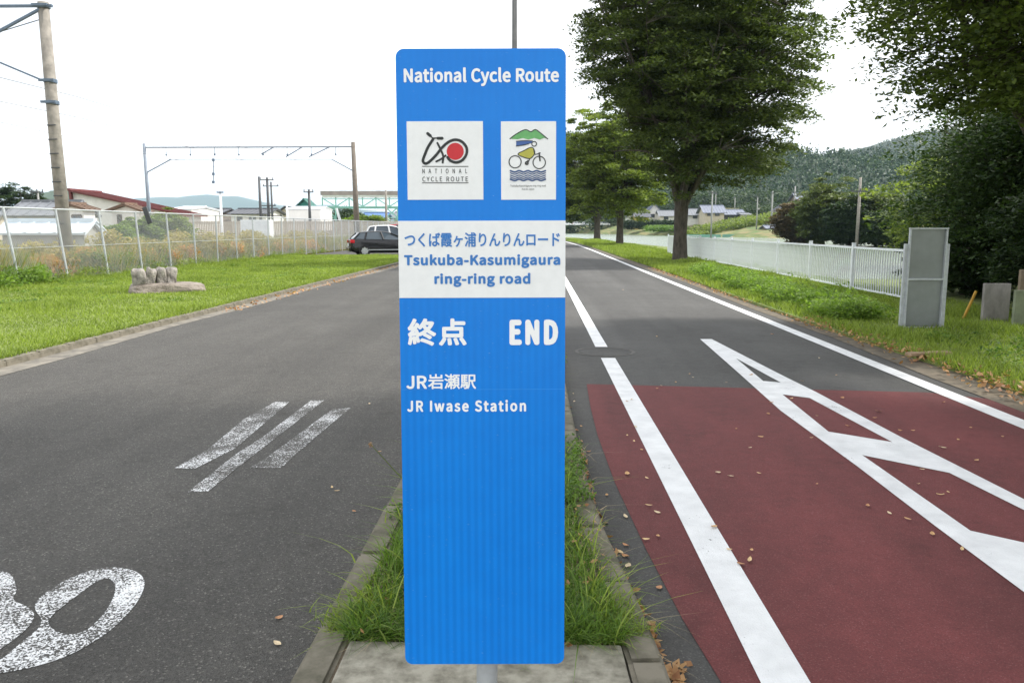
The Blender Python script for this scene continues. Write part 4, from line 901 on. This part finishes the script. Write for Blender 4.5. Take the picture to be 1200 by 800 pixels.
# white cabinet
x, y, z0_ = P(282.5, 282, 66); x1 = P(316,0,66)[0]; z1_ = P(0,257.5,66)[2]
cb_ = empty('equipment_cabinet', ((x+x1)/2, 66, 0), label='white boxy equipment cabinet beyond the fence', cat='cabinet')
MB().box((0,.5,(z0_+z1_)/2), (x1-x,1.0,z1_-z0_)).build('body', M_WHITE, cb_, bevel=.02)
for s_ in (-.27,.27): MB().box((s_*(x1-x)*.9,-.012,(z0_+z1_)/2), ((x1-x)*.44,.03,(z1_-z0_)*.86)).build('door', R_W, cb_)
MB().box((0,.5,z0_/2-.05), (x1-x+.2,1.2,z0_+.1-.002)).build('plinth', M_SLAB, cb_)
# brown slatted fence along the platform
wf_ = empty('slat_fence', (0,0,0), label='long brownish slatted fence beyond the railway tracks', cat='fence')
fa, fb = P(192,0,78), P(470,0,78); zf0, zf1 = P(0,283,78)[2], P(0,259,78)[2]
sm = MB().box((0,0,(zf0+zf1)/2), (.13,.03,zf1-zf0)).build('slat', plain('brown_slat', (.42,.36,.29), (.30,.25,.2), .85, 3), wf_); sm.location = (fa[0], 78, 0)
k_ = int((fb[0]-fa[0])/.17)
for i in range(1, k_): c_ = sm.copy(); COL.objects.link(c_); c_.location = (fa[0]+i*.17, 78, random.uniform(-.02,.02))
MB().box(((fa[0]+fb[0])/2, 78.04, zf0+.2), (fb[0]-fa[0], .04, .1)).build('rail', M_POLEC, wf_); MB().box(((fa[0]+fb[0])/2, 78.04, zf1-.2), (fb[0]-fa[0], .04, .1)).build('rail', M_POLEC, wf_)
pw = P(192,283,74); tag(MB().box(((fa[0]+fb[0])/2, 74.5, .0), (fb[0]-fa[0], 5.0, .9)).build('platform', plain('platform_concrete', (.44,.40,.34), (.30,.27,.23), .9, 1)), 'low tan railway platform beyond the tracks', 'platform', kind='structure')

# footbridge
BD = 150; fbx = lambda px: P(px,0,BD)[0]; fz = lambda pz: P(0,pz,BD)[2]
M_TG = plain('pale_green_steel', (.24,.52,.43), (.17,.42,.35), .6, 2); M_RF = plain('footbridge_roof', (.33,.30,.27), (.22,.20,.18), .8, .6)
br = empty('footbridge', (fbx(440), BD, 0), label='pale green covered footbridge over the railway beside the sign', cat='footbridge'); ox = fbx(440)
x0, x1 = fbx(379)-ox, fbx(520)-ox
MB().box(((x0+x1)/2, 1.5, fz(226)), (x1-x0+.6, 3.6, .75)).build('roof', M_RF, br)
MB().box(((x0+x1)/2, -.16, fz(230)), (x1-x0, .12, .55)).build('fascia', plain('pale_fascia', (.62,.68,.62), rough=.7, scale=2), br)
MB().box(((x0+x1)/2, 1.5, fz(243)), (x1-x0, 3.2, .3)).build('deck', M_TG, br)
for pz in (242.2, 233):
    MB().box(((x0+x1)/2, -.12, fz(pz)), (x1-x0, .16, .16)).build('chord', M_TG, br)
k_ = 9
for i in range(k_):
    xa = x0+(x1-x0)*i/k_; xb = x0+(x1-x0)*(i+1)/k_
    MB().bar((xa,-.12,fz(242)),(xa,-.12,fz(231)), .2).build('truss_post', M_TG, br)
    MB().bar((xa,-.12,fz(242 if i % 2 else 232)),(xb,-.12,fz(232 if i % 2 else 242)), .18).build('truss_brace', M_TG, br)
for pxa in (380, 394, 452.5, 466.5):
    MB().box((fbx(pxa)-ox, 0, (fz(243))/2), (.25,.25,fz(243))).build('tower_post', M_TG, br)
for (pa, pb_) in ((380,394),(452.5,466.5)):
    for zz0, zz1 in ((243,255),(255,267)):
        MB().bar((fbx(pa)-ox,-.02,fz(zz0)),(fbx(pb_)-ox,-.02,fz(zz1)), .2).build('cross_brace', M_TG, br); MB().bar((fbx(pb_)-ox,.12,fz(zz0)),(fbx(pa)-ox,.12,fz(zz1)), .2).build('cross_brace', M_TG, br)
    MB().box(((fbx(pa)+fbx(pb_))/2-ox, 0, fz(255)), (fbx(pb_)-fbx(pa), .14, .16)).build('tie_bar', M_TG, br)
q = MB(); q.bar((fbx(397)-ox,-1.2,fz(244)),(fbx(403)-ox,-1.2,fz(268)), .28, 1.0); q.build('stair', R_W, br)
# greenery seen under the bridge
shrub('bush', (P(430,0,130)[0],130,0), 3.6, 3.5, 120, 70, .4, M_LEAFY, 'round green bush under the footbridge', 61, spray=1.2)
shrub('bush', (P(404,0,170)[0],170,0), 5.5, 5, 120, 70, .5, M_LEAFB, 'dark trees under the left end of the footbridge', 62, spray=1.6)
tree('broadleaf_tree', P(26,285,95), .35, 2, (P(26,0,95)[0],95,3.6), (2.9,3,3.1), 8, 170, 110, .30, M_LEAFB, 'round dark tree rising behind the roofs at far left', 63, .8, low=-1)
shrub('bush', (P(160,0,58)[0],58,0), 1.8, 2.1, 110, 80, .2, M_LEAFY, 'green bush in front of the red roofed building', 64, spray=.6)
shrub('bush', (P(195,0,60)[0],60,0), 2.2, 2.6, 110, 80, .2, M_LEAFL, 'green bush at the foot of the thin gantry pole', 65, spray=.6)
shrub('bush', (P(135,0,50)[0],50,0), 1.3, 1.6, 80, 80, .18, M_LEAFY, 'small bush behind the second leaning fence post', 66, spray=.5)

# ------------------------------------------------------------------ cars
def car(loc, rz, paintc, lab, L=3.9, Hc=1.42, Wd=1.68):
    e = empty('parked_car', loc, rz, label=lab, cat='car'); M_P = newmat('car_paint')
    pm, pn, pb2 = M_P; pb2.inputs['Base Color'].default_value = lin(paintc); pb2.inputs['Roughness'].default_value = .25; pb2.inputs['Coat Weight'].default_value = .35; pb2.inputs['Coat Roughness'].default_value = .05; pb2.inputs['Specular IOR Level'].default_value = .4
    bump(pn, pb2, noise(pn, coords(pn), 3, 2), .015)
    # lower body: stations along x (rear at 0), each a ring of (y, z)
    st = [(0,.62,.42,.86,.70),(.05,.74,.30,.93,.80),(.25,.80,.20,.95,.84),(.9,.84,.19,.93,.84),(1.8,.84,.19,.90,.84),(2.7,.84,.19,.89,.84),(3.3,.82,.20,.84,.80),(3.7,.76,.24,.72,.72),(3.88,.62,.34,.60,.62)]
    q_ = MB(); nr_ = 10
    for x, w, zlo, zhi, wt in st:
        w *= Wd/1.68; wt *= Wd/1.68
        q_.v += [(x,y_,z_) for y_, z_ in ((-w*.9,zlo),(-w,zlo+.12),(-w*1.0,zlo+.4*(zhi-zlo)),(-w*.985,zlo+.75*(zhi-zlo)),(-wt*.93,zhi),(wt*.93,zhi),(w*.985,zlo+.75*(zhi-zlo)),(w,zlo+.4*(zhi-zlo)),(w,zlo+.12),(w*.9,zlo))]
    for i in range(len(st)-1):
        for k2 in range(nr_): a0 = i*nr_+k2; a1 = i*nr_+(k2+1) % nr_; q_.f.append((a0,a0+nr_,a1+nr_,a1)); q_.m.append(0)
    q_.f += [tuple(range(nr_)), tuple(reversed(range((len(st)-1)*nr_, len(st)*nr_)))]; q_.m += [0,0]
    q_.build('body', pm, e, smooth=True, bevel=.02)
    # glasshouse
    gs = [(.12,.93,.70,.93,.70),(.48,.93,.78,Hc-.09,.60),(1.0,.92,.80,Hc-.03,.62),(1.7,.91,.80,Hc-.02,.62),(2.15,.90,.79,Hc-.10,.60),(3.0,.88,.72,.89,.70)]
    q_ = MB(); rf_ = MB()
    for x, zl, wl, zh, wh in gs: q_.v += [(x,-wl,zl),(x,-wh,zh),(x,wh,zh),(x,wl,zl)]
    for i in range(len(gs)-1):
        for k2 in range(4): a0 = i*4+k2; a1 = i*4+(k2+1) % 4; q_.f.append((a0,a0+4,a1+4,a1)); q_.m.append(0)
    q_.build('window_glass', M_GLASS, e)
    for i in (1,2,3):
        a_, c_ = gs[i], gs[i+1]; rf_.add([(a_[0],-a_[4]-.02,a_[3]+.0),(c_[0],-c_[4]-.02,c_[3]),(c_[0],c_[4]+.02,c_[3]),(a_[0],a_[4]+.02,a_[3]),(a_[0],-a_[4]+.06,a_[3]+.035),(c_[0],-c_[4]+.06,c_[3]+.035),(c_[0],c_[4]-.06,c_[3]+.035),(a_[0],a_[4]-.06,a_[3]+.035)],
            [(4,5,6,7),(0,1,5,4),(2,3,7,6),(1,2,6,5),(3,0,4,7)])
    rf_.build('roof', pm, e, smooth=False, bevel=.015)
    for s_ in (-1, 1):
        for (xa, za, wa, xb, zb2, wb) in ((.14,.92,.715,.48,Hc-.09,.615),(.75,.92,.80,.86,Hc-.06,.635),(1.75,.90,.81,1.62,Hc-.03,.64),(3.0,.88,.725,2.15,Hc-.10,.615)):
            MB().bar((xa,s_*wa,za),(xb,s_*wb,zb2), .09 if xa != .14 else .13, .05).build('pillar', pm, e)
        MB().box((1.35,s_*.845,.70),(.16,.03,.03)).build('door_handle', pm, e)
        MB().box((2.62,s_*.92,.97),(.13,.18,.13)).build('mirror', pm, e, bevel=.03)
        MB().box((1.9,s_*.852,.36),(2.0,.03,.05)).build('side_trim', M_GALV, e)
        MB().box((.10,s_*.66,.80),(.24,.26,.17)).build('tail_lamp', M_TAIL, e, bevel=.03)
        MB().box((3.72,s_*.58,.62),(.20,.28,.13)).build('headlight', M_WHITE, e, bevel=.03)
        for wx in (.72, 3.1):
            q2 = MB(); q2.tube([(wx,s_*.66,.30),(wx,s_*.86,.30)], .30, 24); ty_ = q2.build('tyre', M_TYRE, e)
            q3 = MB(); q3.tube([(wx,s_*.80,.30),(wx,s_*.872,.30)], .17, 20)
            for k2 in range(8):
                a_ = 2*math.pi*k2/8; q3.bar((wx,s_*.868,.30),(wx+.20*math.cos(a_),s_*.868,.30+.20*math.sin(a_)), .05, .03)
            q3.build('rim', M_RIM, ty_)
    MB().box((-.02,0,.38),(.12,1.46,.22)).build('bumper', pm, e, bevel=.03)
    MB().box((-.045,0,.62),(.03,.34,.17)).build('number_plate', M_WHITE, e)
    MB().bar((.03,-.6,.93),(.10,.6,.93),.05).build('rear_trim', M_DARKM, e)
    return e
M_TYRE = plain('tyre_rubber', (.02,.02,.02), rough=.9); M_RIM = plain('alloy_rim', (.62,.64,.66), rough=.35, metal=.6)
m_, n, b = newmat('tail_lamp'); b.inputs['Base Color'].default_value = (.55,.01,.02,1); b.inputs['Roughness'].default_value = .15; bump(n, b, noise(n, coords(n), 20, 2), .02); M_TAIL = m_
x, y, _ = P(406, 300, 43.6); car((x+.30, 43.0, -.02), R(20), (.005,.005,.007), 'black hatchback parked at the far end of the lawn', Hc=1.34)
x, y, _ = P(424, 300, 48); car((x-.2, 49.0, .03), R(12), (.80,.81,.82), 'white car parked just behind the black hatchback', L=3.9, Hc=1.62)
x, y, _ = P(446, 300, 52); car((x-.3, 54.5, .03), R(8), (.45,.02,.03), 'red car parked behind the white one, mostly hidden', Hc=1.72)
# vehicles far behind the water
for i, (px, D, c, lb) in enumerate(((664,300,(.78,.79,.8),'white car far across the water, nearest the sign'),(677,302,(.8,.8,.8),'white van far across the water left of the third trunk'),(688,305,(.75,.77,.8),'pale car far across the water just left of the third trunk'),(709,300,(.82,.82,.82),'white car far across the water between two trunks'))):
    x, y, z = P(px, 264.5, D); car((x-2, D, max(z, height(np.array([x]), np.array([D]))[0])), R(4*i), c, lb)

# ------------------------------------------------------------------ village, poles, fields and hills beyond the water
def gz(x, y): return float(height(np.array([float(x)]), np.array([float(y)]))[0])
def vill(px0, px1, pe, pr, D, wall, roof, lab, gab='side', win=(), **kw):
    x = P((px0+px1)/2, 0, D)[0]; zb_ = gz(x, D); pb_ = 267-(zb_-CAM_H)/D*F+1.0; return house('house', px0, px1, pe, pr, pb_, D, 9, wall, roof, lab, gab, .7, win, **kw)
R_BL = plain('slate_blue_tile', (.20,.22,.28), (.13,.145,.19), .55, 2)
vill(826, 848, 249, 241, 225, W_B, R_BL, 'tan house with blue grey roof beyond the water, left of two', 'side', [(829,834,250,253),(838,843,250,253)])
vill(848, 871, 251.5, 246, 230, plain('dark_wall', (.09,.09,.10), rough=.9), R_BL, 'long dark walled house with blue grey roof beyond the water', 'side', [(852,858,252,255)])
vill(871, 878, 252, 250, 226, W_W, R_G, 'tiny white annex at the end of the blue grey roofs', 'side')
vill(800, 822, 252, 245, 235, W_W, R_G, 'white house half hidden behind the big zelkova trunk', 'side', [(812,817,253,256)])
vill(736, 754, 253, 246, 270, W_W, R_G, 'small grey roofed house beyond the water, left of the yellow wall', 'front', [(740,744,254,257)])
vill(745, 760, 254, 247, 262, plain('yellow_wall', (.55,.42,.10), (.42,.33,.09), .9, 1), R_D, 'house with a yellow wall across the water', 'side', [(749,753,255,258)])
vill(757, 776, 250, 240, 275, W_W, R_BL, 'taller house with steep grey roof behind the yellow wall', 'front', [(762,767,251,255)])
vill(774, 792, 253, 247, 268, W_W, R_G, 'grey roofed house just left of the big zelkova trunk', 'side', [(778,783,254,257)])
vill(936, 962, 235, 227, 240, W_BR, R_BL, 'two storey brown house with grey roof behind the yellow green bush', 'side', [(940,946,238,242)])
vill(914, 934, 248, 241, 215, W_W, R_D, 'white house with dark roof behind the tall far pole', 'front', [(918,923,250,254),(927,931,250,254)])
x, y, _ = P(907,0,190); house('farm_shed', 899, 921, 268, 265, 272, 185, 5, W_BR, R_BL, 'low grey shed in the fields beyond the water', 'side', .4, cat='shed')
for px, pt_, D, r, arms, lb in ((835,224,172,.20,[(.4,1.2)],'pale concrete pole at the water edge behind the big crown'),(839,226,260,.18,[(.3,1.4)],'farther thin pole close behind the water edge pole'),
        (861.5,231,255,.20,[(.3,1.5)],'pale pole standing behind the long blue grey roofs'),(888,230,190,.17,[(.2,1.2)],'pole with transformer left of the plain far pole'),
        (905.5,224,190,.24,[(.5,1.0)],'plain pale pole in the middle of the fields'),(932,218,205,.26,[(1.6,3.0)],'tall pole with wide crossarm beside the white house')):
    x = P(px,0,D)[0]; upole(px, pt_, D, r, lb, arms, zb_=gz(x, D)-.2, lamp=(px in (888,)))
upole(1008.5, 208, 90, .20, 'weathered wooden pole with small crossarm right of the yellow green bush', [(1.5,2.0)], M_POLEC, zb_=-1)
# hedges and low greenery across the water
hd = []
for i in range(90):
    px = 728+66*i/90; D = 252; x = P(px,0,D)[0]; hd.append((x, D+random.uniform(-1,1), P(0,263,D)[2]))
leafy_clump('hedge', hd, 1.2, 1.6, 70, .7, M_LEAFB, 'dark clipped hedge across the water', 'hedge')
cs = []
for i in range(260):
    px = random.uniform(800, 925); D = random.uniform(198, 214); x = P(px,0,D)[0]; cs.append((x, D, gz(x, D)+.8))
leafy_clump('hedge', cs, 1.3, 1.2, 60, .6, M_LEAFL, 'band of green gardens below the village houses', 'hedge')
cs = []
for i in range(70):
    px = random.uniform(756, 812); D = random.uniform(225, 240); x = P(px,0,D)[0]; cs.append((x, D, P(0,267.5,D)[2]))
leafy_clump('hedge', cs, 1.6, 1.0, 60, .6, M_G2, 'low bright green crop mound across the water', 'crops')
cs = []
for i in range(150):
    px = random.uniform(868, 940); D = random.uniform(236, 262); x = P(px,0,D)[0]; cs.append((x, D, P(0,random.uniform(243,257),D)[2]))
leafy_clump('woodland_edge', cs, 2.2, 1.8, 70, .7, M_LEAFB, 'dark trees behind the far poles and village', 'woodland')
gn = MB()
for px0, px1, D in ((802,846,186),(846,884,188)):
    a_, b_ = P(px0,0,D), P(px1,0,D); z_ = gz(a_[0], D); gn.box(((a_[0]+b_[0])/2, D, z_+.5), (b_[0]-a_[0]-.4, .08, 1.1))
tag(gn.build('net_fence', plain('teal_net', (.18,.38,.30), (.13,.28,.22), .9, 1)), 'low teal netting fence round a field across the water', 'net fence')

def hill(name, prof, D0, D1, lab, mat, x_of=lambda px, D: (px-629)/F*D, nj=16, rough=.06):
    """hill whose skyline, at distance D1, follows the profile [(px, py)]"""
    pxs = [p[0] for p in prof]; X_ = np.linspace(pxs[0], pxs[-1], 70); vs = []
    hz = CAM_H+(267-np.interp(X_, pxs, [p[1] for p in prof]))/F*D1
    for j in range(nj+5):
        t = j/nj; D = D0+(D1-D0)*t; s_ = math.sin(min(t,1)*math.pi/2)**1.3 if t <= 1 else max(0, 1-((t-1)*3.2)**2*.9)
        for i, px in enumerate(X_):
            w = 1+rough*math.sin(i*.9+j*.7)+rough*.7*math.sin(i*2.3-j*1.1); ww_ = w if t < .95 else 1+(w-1)*.3
            vs.append(((px-629)/F*D1, D, -1+(hz[i]+1)*s_*ww_))
    n_ = len(X_); mb_ = MB().add(vs, [(j*n_+i, j*n_+i+1, (j+1)*n_+i+1, (j+1)*n_+i) for j in range(nj+4) for i in range(n_-1)])
    o_ = mb_.build(name, mat, smooth=True); tag(o_, lab, 'hill', kind='structure'); return np.array(vs).reshape(nj+5, n_, 3), o_
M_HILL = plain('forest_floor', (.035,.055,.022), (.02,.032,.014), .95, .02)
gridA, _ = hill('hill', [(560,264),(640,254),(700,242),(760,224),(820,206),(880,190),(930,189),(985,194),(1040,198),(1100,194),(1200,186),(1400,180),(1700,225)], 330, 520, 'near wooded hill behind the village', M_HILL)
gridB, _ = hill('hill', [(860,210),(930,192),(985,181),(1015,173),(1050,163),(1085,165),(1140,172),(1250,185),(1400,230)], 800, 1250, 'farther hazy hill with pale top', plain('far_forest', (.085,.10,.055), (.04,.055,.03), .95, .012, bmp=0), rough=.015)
def forest(grid, n_, hmin, hmax, wr, mat, lab, cone=True, per=16, size=1.3):
    """each tree is a small crown of leaf sprays standing on the slope, narrowing upwards for conifers"""
    nj, ni, _ = grid.shape; j = RNG.random(n_)**.8*(nj-7); i = RNG.random(n_)*(ni-2); j0 = j.astype(int); i0 = i.astype(int); fj = (j-j0)[:,None]; fi = (i-i0)[:,None]
    p = (grid[j0,i0]*(1-fi)+grid[j0,i0+1]*fi)*(1-fj)+(grid[j0+1,i0]*(1-fi)+grid[j0+1,i0+1]*fi)*fj
    h = RNG.uniform(hmin, hmax, n_)*RNG.choice([.7,.9,1,1.2], n_); k = np.repeat(np.arange(n_), per); t = RNG.random(n_*per)**1.2; w = RNG.uniform(0, 2*np.pi, n_*per)
    r = h[k]*wr*((1-t)**.8 if cone else np.sqrt(np.clip(1-(2*t-1)**2, 0, 1)))*np.sqrt(RNG.random(n_*per)); c = p[k]+np.stack([r*np.cos(w), r*np.sin(w), h[k]*t], -1)
    return tag(npmesh('forest', leaves(c, size, .1, .7), 4, mat), lab, 'forest', kind='stuff')
forest(gridA, 11000, 4.5, 7, .26, M_PINE, 'dark conifer forest covering the near hill')
forest(gridA[:4], 500, 5, 8, .5, M_LEAFD, 'broadleaf scrub at the foot of the near hill', cone=False)
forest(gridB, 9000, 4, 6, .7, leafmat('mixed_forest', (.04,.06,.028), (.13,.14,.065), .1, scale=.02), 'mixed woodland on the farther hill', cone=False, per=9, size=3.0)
cs = [(x:=P(random.uniform(640, 1100),0,310)[0], 310+random.uniform(-10,15), gz(x, 310)+3) for i in range(150)]
leafy_clump('woodland_edge', cs, 4.5, 4.5, 130, 1.3, M_LEAFB, 'dark woodland edge behind the village', 'woodland')
# pale blue mountains far to the left
hill('mountain', [(-700,240),(-300,236),(40,240),(120,238),(165,236),(190,231),(215,232),(240,229),(262,231),(285,232),(310,237),(335,242),(360,244),(385,240),(420,246),(480,250),(560,256)], 4200, 5200, 'long pale blue mountain range on the left horizon', plain('mountain_forest', (.06,.085,.05), (.04,.06,.035), .95, .003, bmp=0), rough=.03)
hill('hill', [(40,262),(60,240),(72,228),(86,225),(100,227),(120,240),(140,262)], 900, 1100, 'grey green hill behind the big railway pole', plain('far_hill_green', (.07,.10,.06), (.045,.065,.04), .95, .01, bmp=0))

# ------------------------------------------------------------------ fallen leaves
def leaf_mesh(seed):
    rs = random.Random(seed); q_ = MB(); L = 1.0; w = rs.uniform(.22,.34); cu = rs.uniform(.1,.35); vs = []
    for i in range(5):
        t = i/4; ww_ = w*math.sin(math.pi*min(.98,max(.04,t*.92+.04)))**.8; z = cu*(t-.5)**2*1.6+.02; tw_ = rs.uniform(-.05,.05)
        vs += [(t-.5,-ww_,z+.10+tw_),(t-.5,0,z),(t-.5,ww_,z+.08-tw_)]
    fs = [(3*i+k_, 3*i+3+k_, 3*i+4+k_, 3*i+1+k_) for i in range(4) for k_ in (0,1)]
    return q_.add(vs, fs)
protos = []
for s_ in range(4):
    o = leaf_mesh(s_).build('fallen_leaf', plain('dry_leaf_'+'abcd'[s_], ((.62,.38,.18),(.72,.52,.28),(.50,.26,.13),(.72,.58,.38))[s_], rough=.8, scale=3)); protos.append(o.data); bpy.data.objects.remove(o)
def fallen(x, y, z, s_, lab, grp, k=None):
    o_ = bpy.data.objects.new('fallen_leaf', protos[random.randrange(4) if k is None else k]); COL.objects.link(o_); o_.location = (x, y, z); s_ *= random.uniform(.6,.95); o_.scale = (s_, s_*random.uniform(.8,1.2), s_*random.uniform(.5,1))
    o_.rotation_euler = (random.uniform(-.15,.15), random.uniform(-.12,.12), random.uniform(0,6.28)); tag(o_, lab, 'leaf', grp)
A_pts = [(147,288),(236,247),(210,410),(370,252),(455,280),(540,240),(530,258),(600,293),(635,293),(760,318),(810,375),(882,310),(716,340),(355,313),(186,340),(97,408),(132,418),(215,310),(660,400),(650,440),(732,463),(710,470),(688,578),(620,536),(770,620),(190,622),(128,620),(86,558),(160,660),(185,650),(370,440),(440,203),(120,160),(245,215),(570,520),(510,500),(300,205),(795,285),(720,215)]
for u, v in A_pts:
    px, py = A(u, v); g = G(px, py, .012); fallen(g[0], g[1], .013, random.uniform(.035,.06), 'small dry leaf fallen on the maroon part of the cycle path', 'dry leaves on the maroon surfacing')
for px, py in ((743,517),(752,527),(735,510),(758,560),(735,555),(760,592),(770,600),(757,632),(771,628),(740,468),(735,470),(775,452),(770,455),(792,448),(808,438),(812,442),(745,500)):
    g = G(px, py, .012); fallen(g[0], g[1], .013, random.uniform(.03,.055), 'small dry leaf fallen on the maroon part of the cycle path', 'dry leaves on the maroon surfacing')
for px, py in ((772,690),(733,653),(736,664),(711,581),(690,566),(672,462),(673,471),(668,478),(681,500),(676,505),(669,512),(733,606),(662,548),(690,530),(727,648),(733,640)):
    g = G(px, py, .0); fallen(g[0], g[1], .006, random.uniform(.035,.06), 'small dry leaf on the grey strip between island and maroon surfacing', 'dry leaves beside the island')
for px, py in ((327,725),(325,755),(389,572),(395,576),(433,474),(415,600),(445,530)):
    g = G(px, py, .0); fallen(g[0], g[1], .006, random.uniform(.03,.05), 'small dry leaf on the coarse grey road left of the sign', 'dry leaves on the left road')
for px, py in ((860,360),(960,420),(730,340),(905,392),(1010,405),(880,440),(940,447),(770,395),(980,440)):
    g = G(px, py, .0); fallen(g[0], g[1], .006, random.uniform(.05,.07), 'small dry leaf on the plain grey part of the cycle path', 'dry leaves on the grey cycle path')
# litter heaps
def litter(n_, f, size, lab):
    pts = np.array([f() for _ in range(n_)]); o_ = npmesh('leaf_litter', leaves(pts, size, .5, .6), 4, M_DRY); return tag(o_, lab, 'leaf litter', kind='stuff')
def near_isl():
    y = random.uniform(1.2, 3.05) if random.random() < .75 else random.uniform(3, 5.5); r_ = np.interp(y, [p[1] for p in KR], [p[0] for p in KR])+.065+abs(random.gauss(0,.018+.02*(y < 2.6))); return (r_, y, random.uniform(.006,.03))
litter(520, near_isl, .042, 'brown leaf litter in the gutter of the right island kerb')
litter(900, lambda: (4.38+random.gauss(0,.16), 6.0+random.random()**1.3*7, random.uniform(.03,.10)), .06, 'brown leaf litter along the edge of the right lawn')
litter(500, lambda: (4.28+random.gauss(0,.08), random.uniform(10,30), random.uniform(.02,.05)), .06, 'sparse dry leaves in the far gutter of the cycle path')
litter(350, lambda: (-5.6+random.gauss(0,.10), 14+random.random()*18, random.uniform(.01,.04)), .07, 'yellowish leaf litter at the left kerb')
litter(160, lambda: (random.uniform(-.6,.3), random.uniform(2.5,4.5), random.uniform(.10,.14)), .035, 'dry leaves caught in the island grass')

# ------------------------------------------------------------------ haze
hz = MB().box((0, 3200, 140), (13600, 7400, 300)).build('haze', None); hz.data.materials.clear()
m_ = bpy.data.materials.new('haze'); m_.use_nodes = True; n = m_.node_tree; n.nodes.clear()
pv = n.nodes.new('ShaderNodeVolumePrincipled'); pv.inputs['Density'].default_value = .00013; pv.inputs['Color'].default_value = (.60,.82,1.0,1); pv.inputs['Anisotropy'].default_value = .2
mo = n.nodes.new('ShaderNodeOutputMaterial'); n.links.new(pv.outputs[0], mo.inputs['Volume']); hz.data.materials.append(m_)
tag(hz, 'thin pale air haze over the whole place', 'haze', kind='stuff')
